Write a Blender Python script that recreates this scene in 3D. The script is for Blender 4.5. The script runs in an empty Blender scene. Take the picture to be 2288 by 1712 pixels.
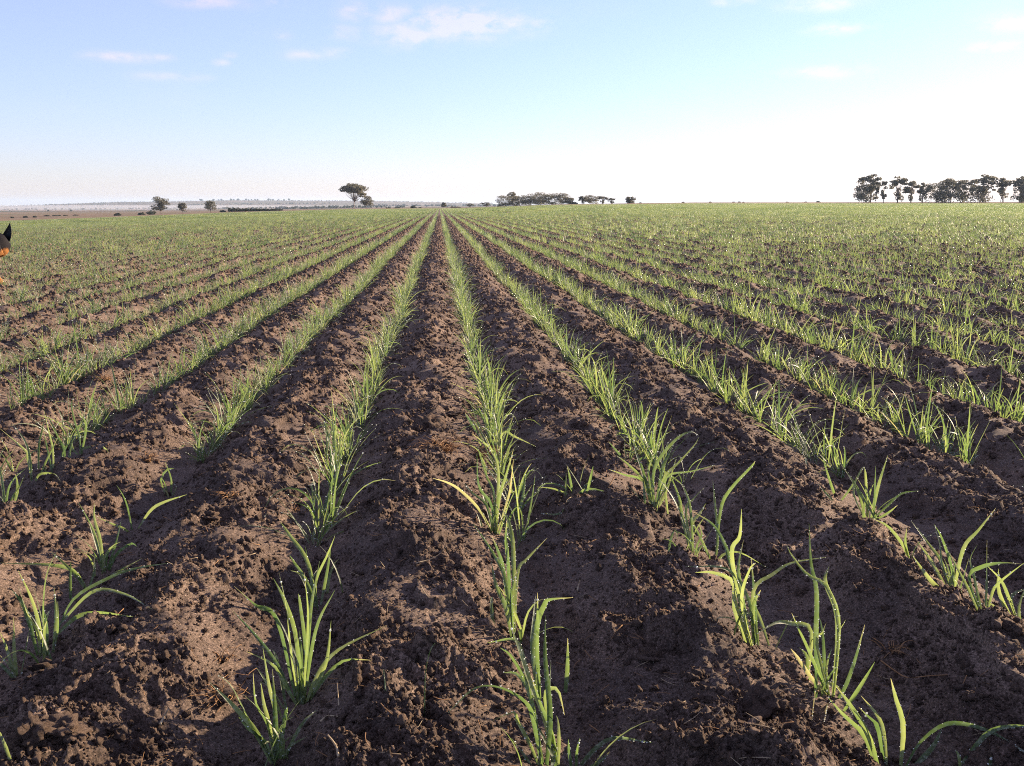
import bpy, bmesh, math, random
import numpy as np
from mathutils import Vector, Matrix, Euler

random.seed(7); rng = np.random.default_rng(7)
R2D = math.radians
scene = bpy.context.scene
COL = scene.collection

# ------------------------------------------------------------------ camera, sky, sun, exposure
CAM_H = 0.50
PITCH = R2D(10.13); YAW = R2D(4.05); FOC = 2245.0
cam_d = bpy.data.cameras.new('camera'); cam = bpy.data.objects.new('camera', cam_d); COL.objects.link(cam)
cam.location = (0, 0, CAM_H); cam.rotation_euler = (math.pi / 2 - PITCH, 0, -YAW)
cam_d.sensor_width = 36; cam_d.lens = 36 * FOC / 2288.0
cam_d.clip_start = 0.02; cam_d.clip_end = 40000
scene.camera = cam

SUN_AZ = R2D(60.0)      # to the right of straight ahead (+y), seen from above
SUN_EL = R2D(15.5)
world = bpy.data.worlds.new('World'); scene.world = world; world.use_nodes = True
wn = world.node_tree.nodes; wl = world.node_tree.links; wn.clear()
w_out = wn.new('ShaderNodeOutputWorld'); w_bg = wn.new('ShaderNodeBackground'); w_bg.inputs['Strength'].default_value = 0.085
sky = wn.new('ShaderNodeTexSky'); sky.sky_type = 'NISHITA'; sky.sun_disc = False
sky.sun_elevation = SUN_EL; sky.sun_rotation = SUN_AZ
sky.air_density = 1.0; sky.dust_density = 0.3; sky.ozone_density = 6.0; sky.altitude = 0

sun_d = bpy.data.lights.new('sun', 'SUN'); sun = bpy.data.objects.new('sun', sun_d); COL.objects.link(sun)
sun_d.energy = 5.0; sun_d.angle = R2D(0.6); sun_d.color = (1.0, 0.80, 0.57)
sdir = Vector((math.sin(SUN_AZ) * math.cos(SUN_EL), math.cos(SUN_AZ) * math.cos(SUN_EL), math.sin(SUN_EL)))
sun.rotation_euler = sdir.to_track_quat('Z', 'Y').to_euler()
sun.location = sdir * 50
scene.view_settings.view_transform = 'Standard'; scene.view_settings.look = 'None'
scene.view_settings.gamma = 1; scene.view_settings.use_curve_mapping = False
scene.view_settings.exposure = 1.62
scene.cycles.max_bounces = 6; scene.cycles.transparent_max_bounces = 8
scene.cycles.diffuse_bounces = 3; scene.cycles.glossy_bounces = 2; scene.cycles.transmission_bounces = 3
scene.cycles.volume_bounces = 0
scene.cycles.use_denoising = False; scene.cycles.filter_width = 1.05

def wm(op, *vals):
    n = wn.new('ShaderNodeMath'); n.operation = op
    for i, v in enumerate(vals):
        if isinstance(v, (int, float)): n.inputs[i].default_value = v
        else: wl.new(v, n.inputs[i])
    return n.outputs[0]
def build_sky():
    tc = wn.new('ShaderNodeTexCoord'); sp = wn.new('ShaderNodeSeparateXYZ'); wl.new(tc.outputs['Generated'], sp.inputs[0])
    az = wm('MULTIPLY', wm('ARCTAN2', sp.outputs[0], sp.outputs[1]), 57.2958)
    el = wm('MULTIPLY', wm('ARCSINE', sp.outputs[2]), 57.2958)
    cb = wn.new('ShaderNodeCombineXYZ'); wl.new(az, cb.inputs[0]); wl.new(wm('MULTIPLY', el, 1.9), cb.inputs[1])
    def nz(scale, det):
        n = wn.new('ShaderNodeTexNoise'); n.inputs['Scale'].default_value = scale; n.inputs['Detail'].default_value = det
        n.inputs['Roughness'].default_value = 0.62
        wl.new(cb.outputs[0], n.inputs['Vector']); return n.outputs[0]
    n1 = nz(0.55, 7); n2 = nz(0.16, 4)
    # clouds of the photograph (where they stand in it, half sizes, strength), then more of the same round the rest of the sky
    PX_C = [(1000, 50, 115, 26, 1.1), (885, 75, 60, 22, .8), (850, 30, 50, 18, .65), (1165, 55, 26, 12, .6), (765, 25, 36, 17, .55), (660, 120, 36, 9, .45),
            (728, 115, 28, 9, .5), (745, 70, 30, 14, .45), (262, 123, 60, 9, .6), (350, 125, 22, 7, .45), (370, 165, 60, 8, .35), (480, 135, 18, 7, .4), (500, 120, 14, 6, .35),
            (440, 3, 60, 12, .7), (608, 75, 15, 7, .4), (600, 6, 18, 7, .45), (1580, 3, 40, 9, .55), (1765, 8, 65, 13, .65), (1812, 62, 50, 10, .65), (1780, 155, 65, 11, .55),
            (2190, 50, 50, 14, .7), (2140, 100, 40, 9, .55)]
    CL = []
    for x, y, hx, hy, st in PX_C:
        X, Yy = (x - 1106) / 2171., (827.5 - y) / 2171.
        f, u = math.cos(PITCH) + Yy * math.sin(PITCH), -math.sin(PITCH) + Yy * math.cos(PITCH)
        a_ = math.degrees(YAW + math.atan2(X, f)); e_ = math.degrees(math.atan2(u, math.hypot(X, f)))
        CL.append((a_, e_, hx / 2171. * 57, hy / 2171. * 57, st))
    CL += [(-2, 14.5, 6, 1.6, .8), (14, 15.5, 5, 1.4, .7), (-24, 13, 5, 1.4, .8), (-35, 9, 4, 1, .6), (38, 10, 4, 1, .6), (60, 9, 6, 1.2, .6), (-60, 11, 6, 1.2, .7),
           (-20, 22, 7, 2, .8), (24, 24, 7, 2, .7), (100, 14, 8, 2, .7), (-100, 13, 9, 2, .7), (150, 12, 9, 2, .7), (-150, 15, 9, 2, .7)]
    m = None
    for a, e, ra, re, s in CL:
        d = wm('ADD', wm('POWER', wm('ABSOLUTE', wm('DIVIDE', wm('SUBTRACT', az, a), ra)), 2.0),
               wm('POWER', wm('ABSOLUTE', wm('DIVIDE', wm('SUBTRACT', el, e), re)), 2.0))
        f = wm('MULTIPLY', wm('POWER', 2.718, wm('MULTIPLY', d, -0.9)), s)
        m = f if m is None else wm('MAXIMUM', m, f)
    t = wm('MULTIPLY', m, wm('ADD', wm('MULTIPLY', wm('SUBTRACT', n1, 0.42), 3.4), 0.22))
    t = wm('MINIMUM', wm('MAXIMUM', wm('ADD', t, wm('MULTIPLY', wm('SUBTRACT', n2, .55), .2)), 0.0), 0.42)
    t = wm('MULTIPLY', t, wm('MINIMUM', wm('MAXIMUM', wm('DIVIDE', el, 5.0), 0.0), 1.0))
    mx = wn.new('ShaderNodeMixRGB'); mx.blend_type = 'ADD'; wl.new(t, mx.inputs[0])
    ml = wn.new('ShaderNodeMixRGB'); ml.blend_type = 'MULTIPLY'; ml.inputs[0].default_value = 1; wl.new(sky.outputs[0], ml.inputs[1]); ml.inputs[2].default_value = (.86, .712, .78, 1)
    vl = wn.new('ShaderNodeMixRGB'); vl.blend_type = 'ADD'; vl.inputs[0].default_value = 1; wl.new(ml.outputs[0], vl.inputs[1]); vl.inputs[2].default_value = (1.08, .87, .87, 1)
    wl.new(vl.outputs[0], mx.inputs[1])
    mx.inputs[2].default_value = CLOUD_ADD
    wl.new(mx.outputs[0], w_bg.inputs[0]); wl.new(w_bg.outputs[0], w_out.inputs[0])
CLOUD_ADD = (2.3, .9, 1.1, 1)
build_sky()

# ------------------------------------------------------------------ helpers: picture ray -> place on the ground
cp, spt = math.cos(PITCH), math.sin(PITCH)
FWD = Vector((math.sin(YAW) * cp, math.cos(YAW) * cp, -spt))
RGT = Vector((math.cos(YAW), -math.sin(YAW), 0)); UPV = RGT.cross(FWD)
CAMP = Vector((0, 0, CAM_H))
def ray(px, py):
    return (FWD + RGT * ((px - 1144) / FOC) - UPV * ((py - 856) / FOC))

# ------------------------------------------------------------------ noise
def _h(ix, iy, seed):
    a = (ix.astype(np.int64) * 374761393 + iy.astype(np.int64) * 668265263 + seed * 1274126177) & 0xFFFFFFFF
    a = ((a ^ (a >> 13)) * 1274126177) & 0xFFFFFFFF
    a = (a ^ (a >> 16)) & 0xFFFFFFFF
    return a / 4294967296.0
def noise(x, y, seed=0):
    """gradient noise about -1..1"""
    x = np.asarray(x, float); y = np.asarray(y, float)
    ix = np.floor(x); iy = np.floor(y); fx = x - ix; fy = y - iy
    u = fx * fx * fx * (fx * (fx * 6 - 15) + 10); v = fy * fy * fy * (fy * (fy * 6 - 15) + 10)
    def g(dx, dy):
        a = _h(ix + dx, iy + dy, seed) * 6.28318
        return np.cos(a) * (fx - dx) + np.sin(a) * (fy - dy)
    n00, n10, n01, n11 = g(0, 0), g(1, 0), g(0, 1), g(1, 1)
    return 1.5 * ((n00 * (1 - u) + n10 * u) * (1 - v) + (n01 * (1 - u) + n11 * u) * v)
def sstep(a, b, x):
    t = np.clip((x - a) / (b - a), 0, 1); return t * t * (3 - 2 * t)

# ------------------------------------------------------------------ lie of the land
ROW_S = 0.30; ROW_0 = -0.19            # drill rows run along +y
AZ_K = np.radians([-35, -22.6, -17.1, -11.3, -4.8, 1.3, 6.5, 14.2, 30.7, 40])
RAD_K = np.array([400, 450, 600, 900, 1500, 2500, 4000, 5500, 7500.])
Y_K = np.array([   # how far under eye level the ground lies, in units of 1/2171 of the distance
    [479, 479, 470, 460, 452.6, 450.5, 443.5, 440.2, 440.0, 440.0],
    [475, 475, 467, 458.5, 451.6, 449.3, 441.8, 437.6, 436.6, 436.6],
    [471, 471, 465, 457.5, 451.6, 449.3, 442.5, 438.6, 438.2, 438.2],
    [463, 463, 461, 456, 451.2, 449, 444, 441.5, 441.5, 441.5],
    [459, 459, 458, 455, 450.5, 448.5, 445, 443, 443, 443],
    [456, 456, 455, 452, 448, 447, 446, 446, 446, 446],
    [452, 452, 450, 446, 444, 445, 446, 447, 447, 447],
    [446, 446, 437.5, 433.5, 434, 438.5, 445, 447, 447, 447],
    [455, 455, 452, 450, 450, 450, 452, 452, 452, 452.]])
LOGR = np.log(RAD_K)
def base_h(x, y):
    x = np.asarray(x, float); y = np.asarray(y, float)
    r = np.hypot(x, y) + 1e-9; az = np.arctan2(x, y)
    azc = np.clip(az, AZ_K[0], AZ_K[-1])
    fade = sstep(2.6, 1.2, np.abs(az))         # behind the photographer the land is level
    cosr = np.cos(azc - YAW)
    tab = [CAM_H - (np.interp(azc, AZ_K, Y_K[i]) - 440) * RAD_K[i] * cosr * cp * cp / 2171.0 for i in range(len(RAD_K))]
    near = (tab[0]) * (r / 400.0) ** 1.1
    lr = np.log(np.clip(r, 400, 7500)); out = near.copy()
    for i in range(len(RAD_K) - 1):
        t = (lr - LOGR[i]) / (LOGR[i + 1] - LOGR[i])
        sel = (t >= 0) & (t <= 1) & (r > 400)
        ts = t * t * (3 - 2 * t) * .5 + t * .5
        out = np.where(sel, tab[i] * (1 - ts) + tab[i + 1] * ts, out)
    out = np.where(r >= 7500, tab[-1], out)
    return out * fade
def wander(k, y): return 0.020 * noise(y * 0.75, k * 3.7 + 0.3, 5) + 0.008 * noise(y * 3.3, k * 2.1, 6)
def furrow_x(k, y):
    k = np.asarray(k, float); y = np.asarray(y, float); return ROW_0 + k * ROW_S + wander(k, y)
def crumb_mask(x, y, s):
    m = sstep(-0.28, 0.35, noise(x * 8.0, y * 6.0, 21) + 0.5 * noise(x * 21, y * 17, 22) + (s - 0.62) * 0.9)
    return m
def micro_h(x, y):
    x = np.asarray(x, float); y = np.asarray(y, float)
    r = np.hypot(x, y); cell = 0.0024 * r
    def w(L): return np.clip((L - 1.6 * cell) / (1.6 * cell + 1e-9), 0, 1)
    t = (x - ROW_0) / ROW_S; k0 = np.floor(t); f = t - k0
    nr = r < 170; W = np.zeros_like(x); W[nr] = (1 - f[nr]) * wander(k0[nr], y[nr]) + f[nr] * wander(k0[nr] + 1, y[nr])
    u = (x - ROW_0 - W - 0.010 * noise(x * 5.0, y * 5.0, 8)) / ROW_S
    s = np.abs(np.sin(np.pi * u))
    k = np.floor(u)
    amp = 0.040 * (1 + 0.28 * noise(k * 5.3 + 0.5, y * 1.4, 9))
    ridge = amp * (0.55 * s + 0.45 * s ** 1.8)
    m = crumb_mask(x, y, s)
    h = ridge * w(0.3) 
    h += 0.015 * noise(x * 9, y * 7, 11) * w(.11) * (0.35 + 0.65 * s)
    h += 0.0115 * noise(x * 20, y * 17, 12) * w(.05) * (0.3 + 0.9 * m) 
    n3 = noise(x * 44, y * 40, 13); n4 = noise(x * 95, y * 90, 14); n5 = noise(x * 210, y * 200, 15)
    h += (.15 + m) * 0.0125 * (0.42 - np.abs(n3)) * w(.023)
    h += (0.6 + m) * 0.0062 * (0.4 - np.abs(n4)) * w(.0105)
    h += (0.9 + m) * 0.0028 * n5 * w(.005)
    # sharp lipped slabs of slumped crust on the ridge shoulders
    q = noise(x * 13 + 40, y * 10, 31)
    h += 0.011 * sstep(0.05, 0.12, q) * w(.07) * s * s
    far = sstep(160, 60, r)
    return h * far
def ground(x, y): return base_h(x, y) + micro_h(x, y)
def gz(x, y): return float(ground(np.array([x]), np.array([y]))[0])
def at(px, py, smooth=False):
    """where the ray through a point of the photograph meets the ground"""
    d = ray(px, py); t = CAM_H / max(1e-5, -d.z) if d.z < 0 else 400
    for i in range(12):
        p = CAMP + d * t
        h = float(base_h(np.array([p.x]), np.array([p.y]))[0]) if smooth else gz(p.x, p.y)
        t2 = (CAM_H - h) / max(1e-5, -d.z)
        t = 0.5 * t + 0.5 * min(t2, 430)
    return CAMP + d * t

# ------------------------------------------------------------------ materials
def mat(name):
    m = bpy.data.materials.new(name); m.use_nodes = True
    nt = m.node_tree; return m, nt.nodes, nt.links, nt.nodes['Principled BSDF']
def nnoise(N, L, scale, det=4, rough=.6, vec=None, co='Object'):
    n = N.new('ShaderNodeTexNoise'); n.inputs['Scale'].default_value = scale; n.inputs['Detail'].default_value = det
    n.inputs['Roughness'].default_value = rough
    if vec is None:
        tc = N.new('ShaderNodeTexCoord'); vec = tc.outputs[co]
    L.new(vec, n.inputs['Vector']); return n.outputs[0]
def ramp(N, L, fac, stops):
    r = N.new('ShaderNodeValToRGB'); L.new(fac, r.inputs[0]); e = r.color_ramp.elements
    e[0].position, e[0].color = stops[0][0], (*stops[0][1], 1); e[1].position, e[1].color = stops[-1][0], (*stops[-1][1], 1)
    for p, c in stops[1:-1]:
        q = e.new(p); q.color = (*c, 1)
    return r.outputs[0]
def mixc(N, L, fac, a, b, mode='MIX'):
    m = N.new('ShaderNodeMixRGB'); m.blend_type = mode
    for s, v in ((0, fac), (1, a), (2, b)):
        if isinstance(v, (int, float)): m.inputs[s].default_value = v
        elif isinstance(v, tuple): m.inputs[s].default_value = (*v, 1)
        else: L.new(v, m.inputs[s])
    return m.outputs[0]
def bump(N, L, B, h, strength, dist):
    b = N.new('ShaderNodeBump'); b.inputs['Strength'].default_value = strength; b.inputs['Distance'].default_value = dist
    L.new(h, b.inputs['Height']); L.new(b.outputs[0], B.inputs['Normal'])

def soil_material(name, lump=False):
    m, N, L, B = mat(name)
    n1 = nnoise(N, L, 11, 5, .65); n2 = nnoise(N, L, 420 if not lump else 260, 3, .7)
    c = ramp(N, L, n1, [(.3, (.100, .070, .054)), (.52, (.176, .124, .092)), (.72, (.26, .187, .140))])
    g = ramp(N, L, n2, [(.3, (.3, .28, .27)), (.45, (.8, .8, .8)), (.56, (1.25, 1.25, 1.3)), (.66, (2.2, 2.2, 2.3)), (.76, (3.2, 3.3, 3.5))])
    c = mixc(N, L, 1.0, c, g, 'MULTIPLY')
    nb = nnoise(N, L, 2.6, 4, .6); c = mixc(N, L, 1.0, c, ramp(N, L, nb, [(.35, (.74, .74, .76)), (.65, (1.14, 1.12, 1.08))]), 'MULTIPLY')
    if lump:
        oi = N.new('ShaderNodeObjectInfo')
        c = mixc(N, L, 1.0, c, ramp(N, L, oi.outputs['Random'], [(0, (.75, .72, .7)), (.8, (1.15, 1.1, 1.05)), (1, (1.6, 1.55, 1.5))]), 'MULTIPLY')
    L.new(c, B.inputs['Base Color']); B.inputs['Roughness'].default_value = .92; B.inputs['Specular IOR Level'].default_value = .25
    n3 = nnoise(N, L, 170, 7, .8)
    bump(N, L, B, n3, 1.0, .009)
    return m
M_SOIL = soil_material('soil'); M_CLOD = soil_material('clod_soil', True)

def leaf_material():
    m, N, L, B = mat('wheat_leaf')
    oi = N.new('ShaderNodeObjectInfo'); n = nnoise(N, L, 35, 2)
    n0 = nnoise(N, L, 260, 2)
    f = N.new('ShaderNodeMath'); f.operation = 'ADD'; L.new(n, f.inputs[0]); L.new(oi.outputs['Random'], f.inputs[1])
    f2 = N.new('ShaderNodeMath'); f2.operation = 'MULTIPLY'; L.new(f.outputs[0], f2.inputs[0]); f2.inputs[1].default_value = .5
    c = ramp(N, L, f2.outputs[0], [(.2, (.044, .074, .031)), (.48, (.088, .120, .048)), (.75, (.158, .180, .082))])
    a = N.new('ShaderNodeAttribute'); a.attribute_name = 'dry'
    c = mixc(N, L, a.outputs['Fac'], c, (.24, .205, .13))
    dew = ramp(N, L, n0, [(.46, (0, 0, 0)), (.66, (1, 1, 1))])
    dm = N.new('ShaderNodeMath'); dm.operation = 'MULTIPLY'; L.new(dew, dm.inputs[0]); dm.inputs[1].default_value = .58
    c2 = mixc(N, L, dm.outputs[0], c, (.50, .53, .42))          # film of fine dew
    L.new(c2, B.inputs['Base Color']); B.inputs['Roughness'].default_value = .42; B.inputs['Specular IOR Level'].default_value = .5
    tr = N.new('ShaderNodeBsdfTranslucent')
    tcol = mixc(N, L, 1.0, c, (2.05, 2.15, 1.35), 'MULTIPLY'); L.new(tcol, tr.inputs[0])
    mx = N.new('ShaderNodeMixShader'); mx.inputs[0].default_value = .54
    L.new(B.outputs[0], mx.inputs[1]); L.new(tr.outputs[0], mx.inputs[2])
    L.new(mx.outputs[0], N['Material Output'].inputs[0])
    return m
M_LEAF = leaf_material()
def dew_material():
    m, N, L, B = mat('dew_drop')
    B.inputs['Base Color'].default_value = (.8, .84, .82, 1); B.inputs['Roughness'].default_value = .18
    B.inputs['Specular IOR Level'].default_value = 1.0
    tr = N.new('ShaderNodeBsdfTranslucent'); tr.inputs[0].default_value = (.95, .97, .9, 1)
    mx = N.new('ShaderNodeMixShader'); mx.inputs[0].default_value = .55
    L.new(B.outputs[0], mx.inputs[1]); L.new(tr.outputs[0], mx.inputs[2]); L.new(mx.outputs[0], N['Material Output'].inputs[0])
    return m
M_DEW = dew_material()
def plain(name, c1, c2, scale=20, rough=.85, co='Object', transl=0):
    m, N, L, B = mat(name)
    c = ramp(N, L, nnoise(N, L, scale, 4, co=co), [(.3, c1), (.7, c2)])
    L.new(c, B.inputs['Base Color']); B.inputs['Roughness'].default_value = rough; B.inputs['Specular IOR Level'].default_value = .3
    if transl:
        tr = N.new('ShaderNodeBsdfTranslucent'); L.new(c, tr.inputs[0]); mx = N.new('ShaderNodeMixShader'); mx.inputs[0].default_value = transl
        L.new(B.outputs[0], mx.inputs[1]); L.new(tr.outputs[0], mx.inputs[2]); L.new(mx.outputs[0], N['Material Output'].inputs[0])
    return m
M_ROOT = plain('dry_root', (.16, .08, .035), (.34, .19, .085), 60)
M_STRAW = plain('straw', (.34, .25, .15), (.55, .45, .3), 40, transl=.3)
M_BARK = plain('bark', (.14, .11, .10), (.26, .21, .18), 1.2)
M_FOLI = plain('tree_foliage', (.105, .098, .075), (.20, .188, .13), .35, .7, transl=.45)
M_BUSH = plain('bush_foliage', (.03, .038, .022), (.07, .075, .045), .5, .8, transl=.2)

# ------------------------------------------------------------------ object helpers
def tag(o, label=None, cat=None, group=None, kind=None):
    if label: o['label'] = label
    if cat: o['category'] = cat
    if group: o['group'] = group
    if kind: o['kind'] = kind
    return o
def mesh_of(name, verts, faces, m, smooth=True, attr=None):
    me = bpy.data.meshes.new(name)
    me.from_pydata([tuple(v) for v in verts], [], [tuple(f) for f in faces])
    if m: me.materials.append(m)
    if smooth: me.polygons.foreach_set('use_smooth', [True] * len(me.polygons))
    if attr is not None:
        a = me.attributes.new('dry', 'FLOAT', 'POINT'); a.data.foreach_set('value', attr)
    me.update(); return me
def link(name, me, parent=None, loc=(0, 0, 0), rot=(0, 0, 0), scale=1.0):
    o = bpy.data.objects.new(name, me); o.location = loc; o.rotation_euler = rot
    o.scale = (scale,) * 3 if isinstance(scale, (int, float)) else scale
    if parent is not None: o.parent = parent
    COL.objects.link(o); return o
def grid_mesh(name, X, Y, Z, m, wrap=False):
    """X, Y, Z arrays (rows, cols) -> fast quad mesh"""
    nr, nc = X.shape
    co = np.empty((nr * nc, 3), np.float32); co[:, 0] = X.ravel(); co[:, 1] = Y.ravel(); co[:, 2] = Z.ravel()
    i = np.arange(nr - 1)[:, None]; j = np.arange(nc if wrap else nc - 1)[None, :]
    jn = (j + 1) % nc
    q = np.stack([i * nc + j, i * nc + jn, (i + 1) * nc + jn, (i + 1) * nc + j], -1)
    q = q[..., ::-1].reshape(-1, 4).astype(np.int32)
    me = bpy.data.meshes.new(name); n = len(q)
    me.vertices.add(len(co)); me.vertices.foreach_set('co', co.ravel())
    me.loops.add(n * 4); me.loops.foreach_set('vertex_index', q.ravel())
    me.polygons.add(n); me.polygons.foreach_set('loop_start', np.arange(n, dtype=np.int32) * 4)
    me.polygons.foreach_set('use_smooth', np.ones(n, bool))
    me.update(calc_edges=True); me.validate(); me.materials.append(m); return me

# ------------------------------------------------------------------ the field (one sheet round the camera, fine in front)
def azimuths():
    fine = np.arange(R2D(-27.5), R2D(35.5), 0.00215)
    right = np.arange(R2D(35.5) + .003, R2D(60), 0.0043); left = np.arange(R2D(-48), R2D(-27.5) - .002, 0.0043)
    rest = np.linspace(right[-1], R2D(360 - 48), 42)[1:-1]
    return np.concatenate([left, fine, right, rest])
AZ = azimuths()
radii = [0.02, .1, .2, .3, .4, .5, .58, .64, .69]
r = .72
while r < 400:
    radii.append(r)
    r *= 1.0029 if r < 9 else (1.006 if r < 40 else 1.022)
radii.append(400.0)
RR = np.array(radii)
A2, R2 = np.meshgrid(AZ, RR)
GX = R2 * np.sin(A2); GY = R2 * np.cos(A2)
GZ = np.empty_like(GX)
for s0 in range(0, GX.shape[0], 200):
    GZ[s0:s0 + 200] = ground(GX[s0:s0 + 200], GY[s0:s0 + 200])
field = link('field', grid_mesh('field', GX, GY, GZ, M_SOIL, wrap=True)); tag(field, kind='structure')
print('field quads', len(field.data.polygons))

# ------------------------------------------------------------------ land beyond the crop
def land_material(name, stops, sx, sy):
    m, N, L, B = mat(name)
    tc = N.new('ShaderNodeTexCoord'); mp = N.new('ShaderNodeMapping'); mp.inputs['Scale'].default_value = (sx, sy, 1)
    L.new(tc.outputs['Object'], mp.inputs[0])
    n = nnoise(N, L, 1.0, 5, .6, mp.outputs[0])
    L.new(ramp(N, L, n, stops), B.inputs['Base Color']); B.inputs['Roughness'].default_value = .95; B.inputs['Specular IOR Level'].default_value = .1
    return m
M_VERGE = land_material('dry_verge', [(.3, (.17, .11, .065)), (.7, (.27, .19, .11))], .05, .05)
M_PADDOCK = land_material('stubble', [(.35, (.15, .10, .06)), (.5, (.21, .145, .09)), (.66, (.11, .105, .055))], .004, .012)
M_HILL = land_material('hill_land', [(.36, (.05, .062, .035)), (.46, (.10, .09, .05)), (.56, (.24, .15, .11)), (.66, (.11, .13, .06))], .0011, .0030)
def land(name, r0, r1, nr, m, extra=0):
    az = np.concatenate([np.linspace(R2D(-40), R2D(48), 260), np.linspace(R2D(52), R2D(316), 40)])
    rr = np.geomspace(r0, r1, nr); A, Rr = np.meshgrid(az, rr); X = Rr * np.sin(A); Y = Rr * np.cos(A)
    Z = base_h(X, Y)
    if extra: Z = Z + extra * sstep(r0, r0 * 1.1, Rr) * (noise(X / 420, Y / 420, 51) + .5 * noise(X / 150, Y / 150, 52))
    o = link(name, grid_mesh(name, X, Y, Z, m, wrap=True)); tag(o, kind='structure'); return o
land('field_margin', 400, 452, 8, M_VERGE)
land('stubble_paddock', 452, 1500, 30, M_PADDOCK, .25)
land('valley', 1500, 4000, 30, M_HILL, .7)
land('hills', 4000, 12000, 60, M_HILL, 1.6)

# ------------------------------------------------------------------ leaves
def cat_rom(P, n):
    P = [Vector(p) for p in P]
    if len(P) == 2: P = [P[0], (P[0] + P[1]) / 2 + Vector((0, 0, .001)), P[1]]
    Q = [P[0] * 2 - P[1]] + P + [P[-1] * 2 - P[-2]]
    segs = len(P) - 1; out = []
    for i in range(n + 1):
        t = i / n * segs; k = min(int(t), segs - 1); t -= k
        a, b, c, d = Q[k], Q[k + 1], Q[k + 2], Q[k + 3]
        out.append(0.5 * ((2 * b) + (c - a) * t + (2 * a - 5 * b + 4 * c - d) * t * t + (3 * b - a - 3 * c + d) * t ** 3))
    return out
def ribbon(P, w, nrm, fold=.22, twist=0.0, dry=0.0, drytip=0.0):
    """curved leaf blade with a keel; returns verts, faces, dry"""
    V = []; F = []; D = []; n = len(P) - 1
    for i, p in enumerate(P):
        t = i / n
        T = (P[min(i + 1, n)] - P[max(i - 1, 0)])
        T = T.normalized() if T.length > 1e-9 else Vector((0, 0, 1))
        side = T.cross(nrm)
        if side.length < 1e-4: side = T.cross(Vector((1, 0, 0)))
        side.normalize(); side = Matrix.Rotation(twist * t, 3, T) @ side
        up = side.cross(T)
        ww = w * (0.55 + 1.5 * t if t < .3 else 1.0 * (1 - ((t - .3) / .7) ** 2.1)) * .5
        ww = max(ww, w * .03)
        V += [p - side * ww, p + up * (-fold * ww * 2), p + side * ww]
        D += [min(1, dry + max(0, drytip * (t - .8) * 5))] * 3
        if i:
            a = (i - 1) * 3; b = i * 3
            F += [(a, a + 1, b + 1, b), (a + 1, a + 2, b + 2, b + 1)]
    return V, F, D
class MB:
    def __init__(s): s.V = []; s.F = []; s.D = []
    def add(s, V, F, D=None):
        o = len(s.V); s.V += V; s.F += [tuple(i + o for i in f) for f in F]; s.D += D if D else [0.0] * len(V)
    def mesh(s, name, m, smooth=True): return mesh_of(name, s.V, s.F, m, smooth, s.D)
_ICO = None
def ico(sub=1):
    bm = bmesh.new(); bmesh.ops.create_icosphere(bm, subdivisions=sub, radius=1)
    V = [v.co.copy() for v in bm.verts]; F = [tuple(v.index for v in f.verts) for f in bm.faces]; bm.free(); return V, F
IV, IF = ico(1)
def drops(mb, P, w, nrm, rnd, step=.0042, rad=(.00025, .0007), prob=.7):
    """beads of dew along the blade's edges"""
    acc = 0
    for i in range(1, len(P)):
        a, b = P[i - 1], P[i]; T = (b - a); L = T.length
        if L < 1e-6: continue
        side = T.normalized().cross(nrm)
        if side.length < 1e-4: continue
        side.normalize(); t = i / len(P); ww = w * .5 * (1 - max(0, (t - .3) / .7) ** 2.1)
        k = max(1, int(L / step))
        for j in range(k):
            if rnd.random() > prob: continue
            c = a.lerp(b, (j + rnd.random()) / k) + side * ww * rnd.choice((-1, 1, 1))
            r_ = rnd.uniform(*rad) * (1.5 if rnd.random() < .06 else 1)
            mb.add([c + v * r_ for v in IV], IF)
def random_leaf(rnd, L, w, seg):
    az = rnd.uniform(0, 6.283); th = R2D(rnd.uniform(4, 38)); bend = R2D(abs(rnd.gauss(26, 30)))
    if rnd.random() < .18: bend += R2D(rnd.uniform(40, 90))
    if rnd.random() < .12: th = R2D(rnd.uniform(50, 80))
    p = Vector((rnd.gauss(0, .003), rnd.gauss(0, .003), -.006)); P = [p.copy()]; d_az = rnd.uniform(-.5, .5)
    start = rnd.uniform(.15, .5)
    for i in range(seg):
        t = (i + 1) / seg
        a = th + bend * max(0, (t - start) / (1 - start)) ** 1.4 if t > start else th
        q = Vector((math.sin(a) * math.cos(az + d_az * t), math.sin(a) * math.sin(az + d_az * t), math.cos(a)))
        p = p + q * (L / seg); 
        if p.z < .004: p.z = .004
        P.append(p.copy())
    nrm = Vector((-math.cos(az) * .8, -math.sin(az) * .8, .6)) + Vector((rnd.gauss(0, .4), rnd.gauss(0, .4), 0))
    return P, nrm.normalized()
def seedling_parts(rnd, nl, seg, size=1.0):
    out = []
    for i in range(nl):
        L = rnd.uniform(.05, .155) * size; w = rnd.uniform(.0029, .0045) * (1.0 if L > .1 else .8)
        P, nrm = random_leaf(rnd, L, w, seg)
        out.append((P, w, nrm, rnd.uniform(-.8, .8), 1.0 if rnd.random() < .025 else 0.0, .9 if rnd.random() < .4 else 0))
    return out
def simple_leaf(mb, P, w, nrm):
    n = len(P) - 1; V = []; F = []
    for i, p in enumerate(P):
        T = (P[min(i + 1, n)] - P[max(i - 1, 0)]).normalized(); s = T.cross(nrm)
        s = s.normalized() if s.length > 1e-4 else Vector((1, 0, 0))
        t = i / n; ww = w * .5 * (.7 + .6 * t if t < .5 else 1 - (t - .5) / .5 * .92)
        V += [p - s * ww, p + s * ww]
        if i: F.append((2 * i - 2, 2 * i - 1, 2 * i + 1, 2 * i))
    mb.add(V, F, [0.0] * len(V))

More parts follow.
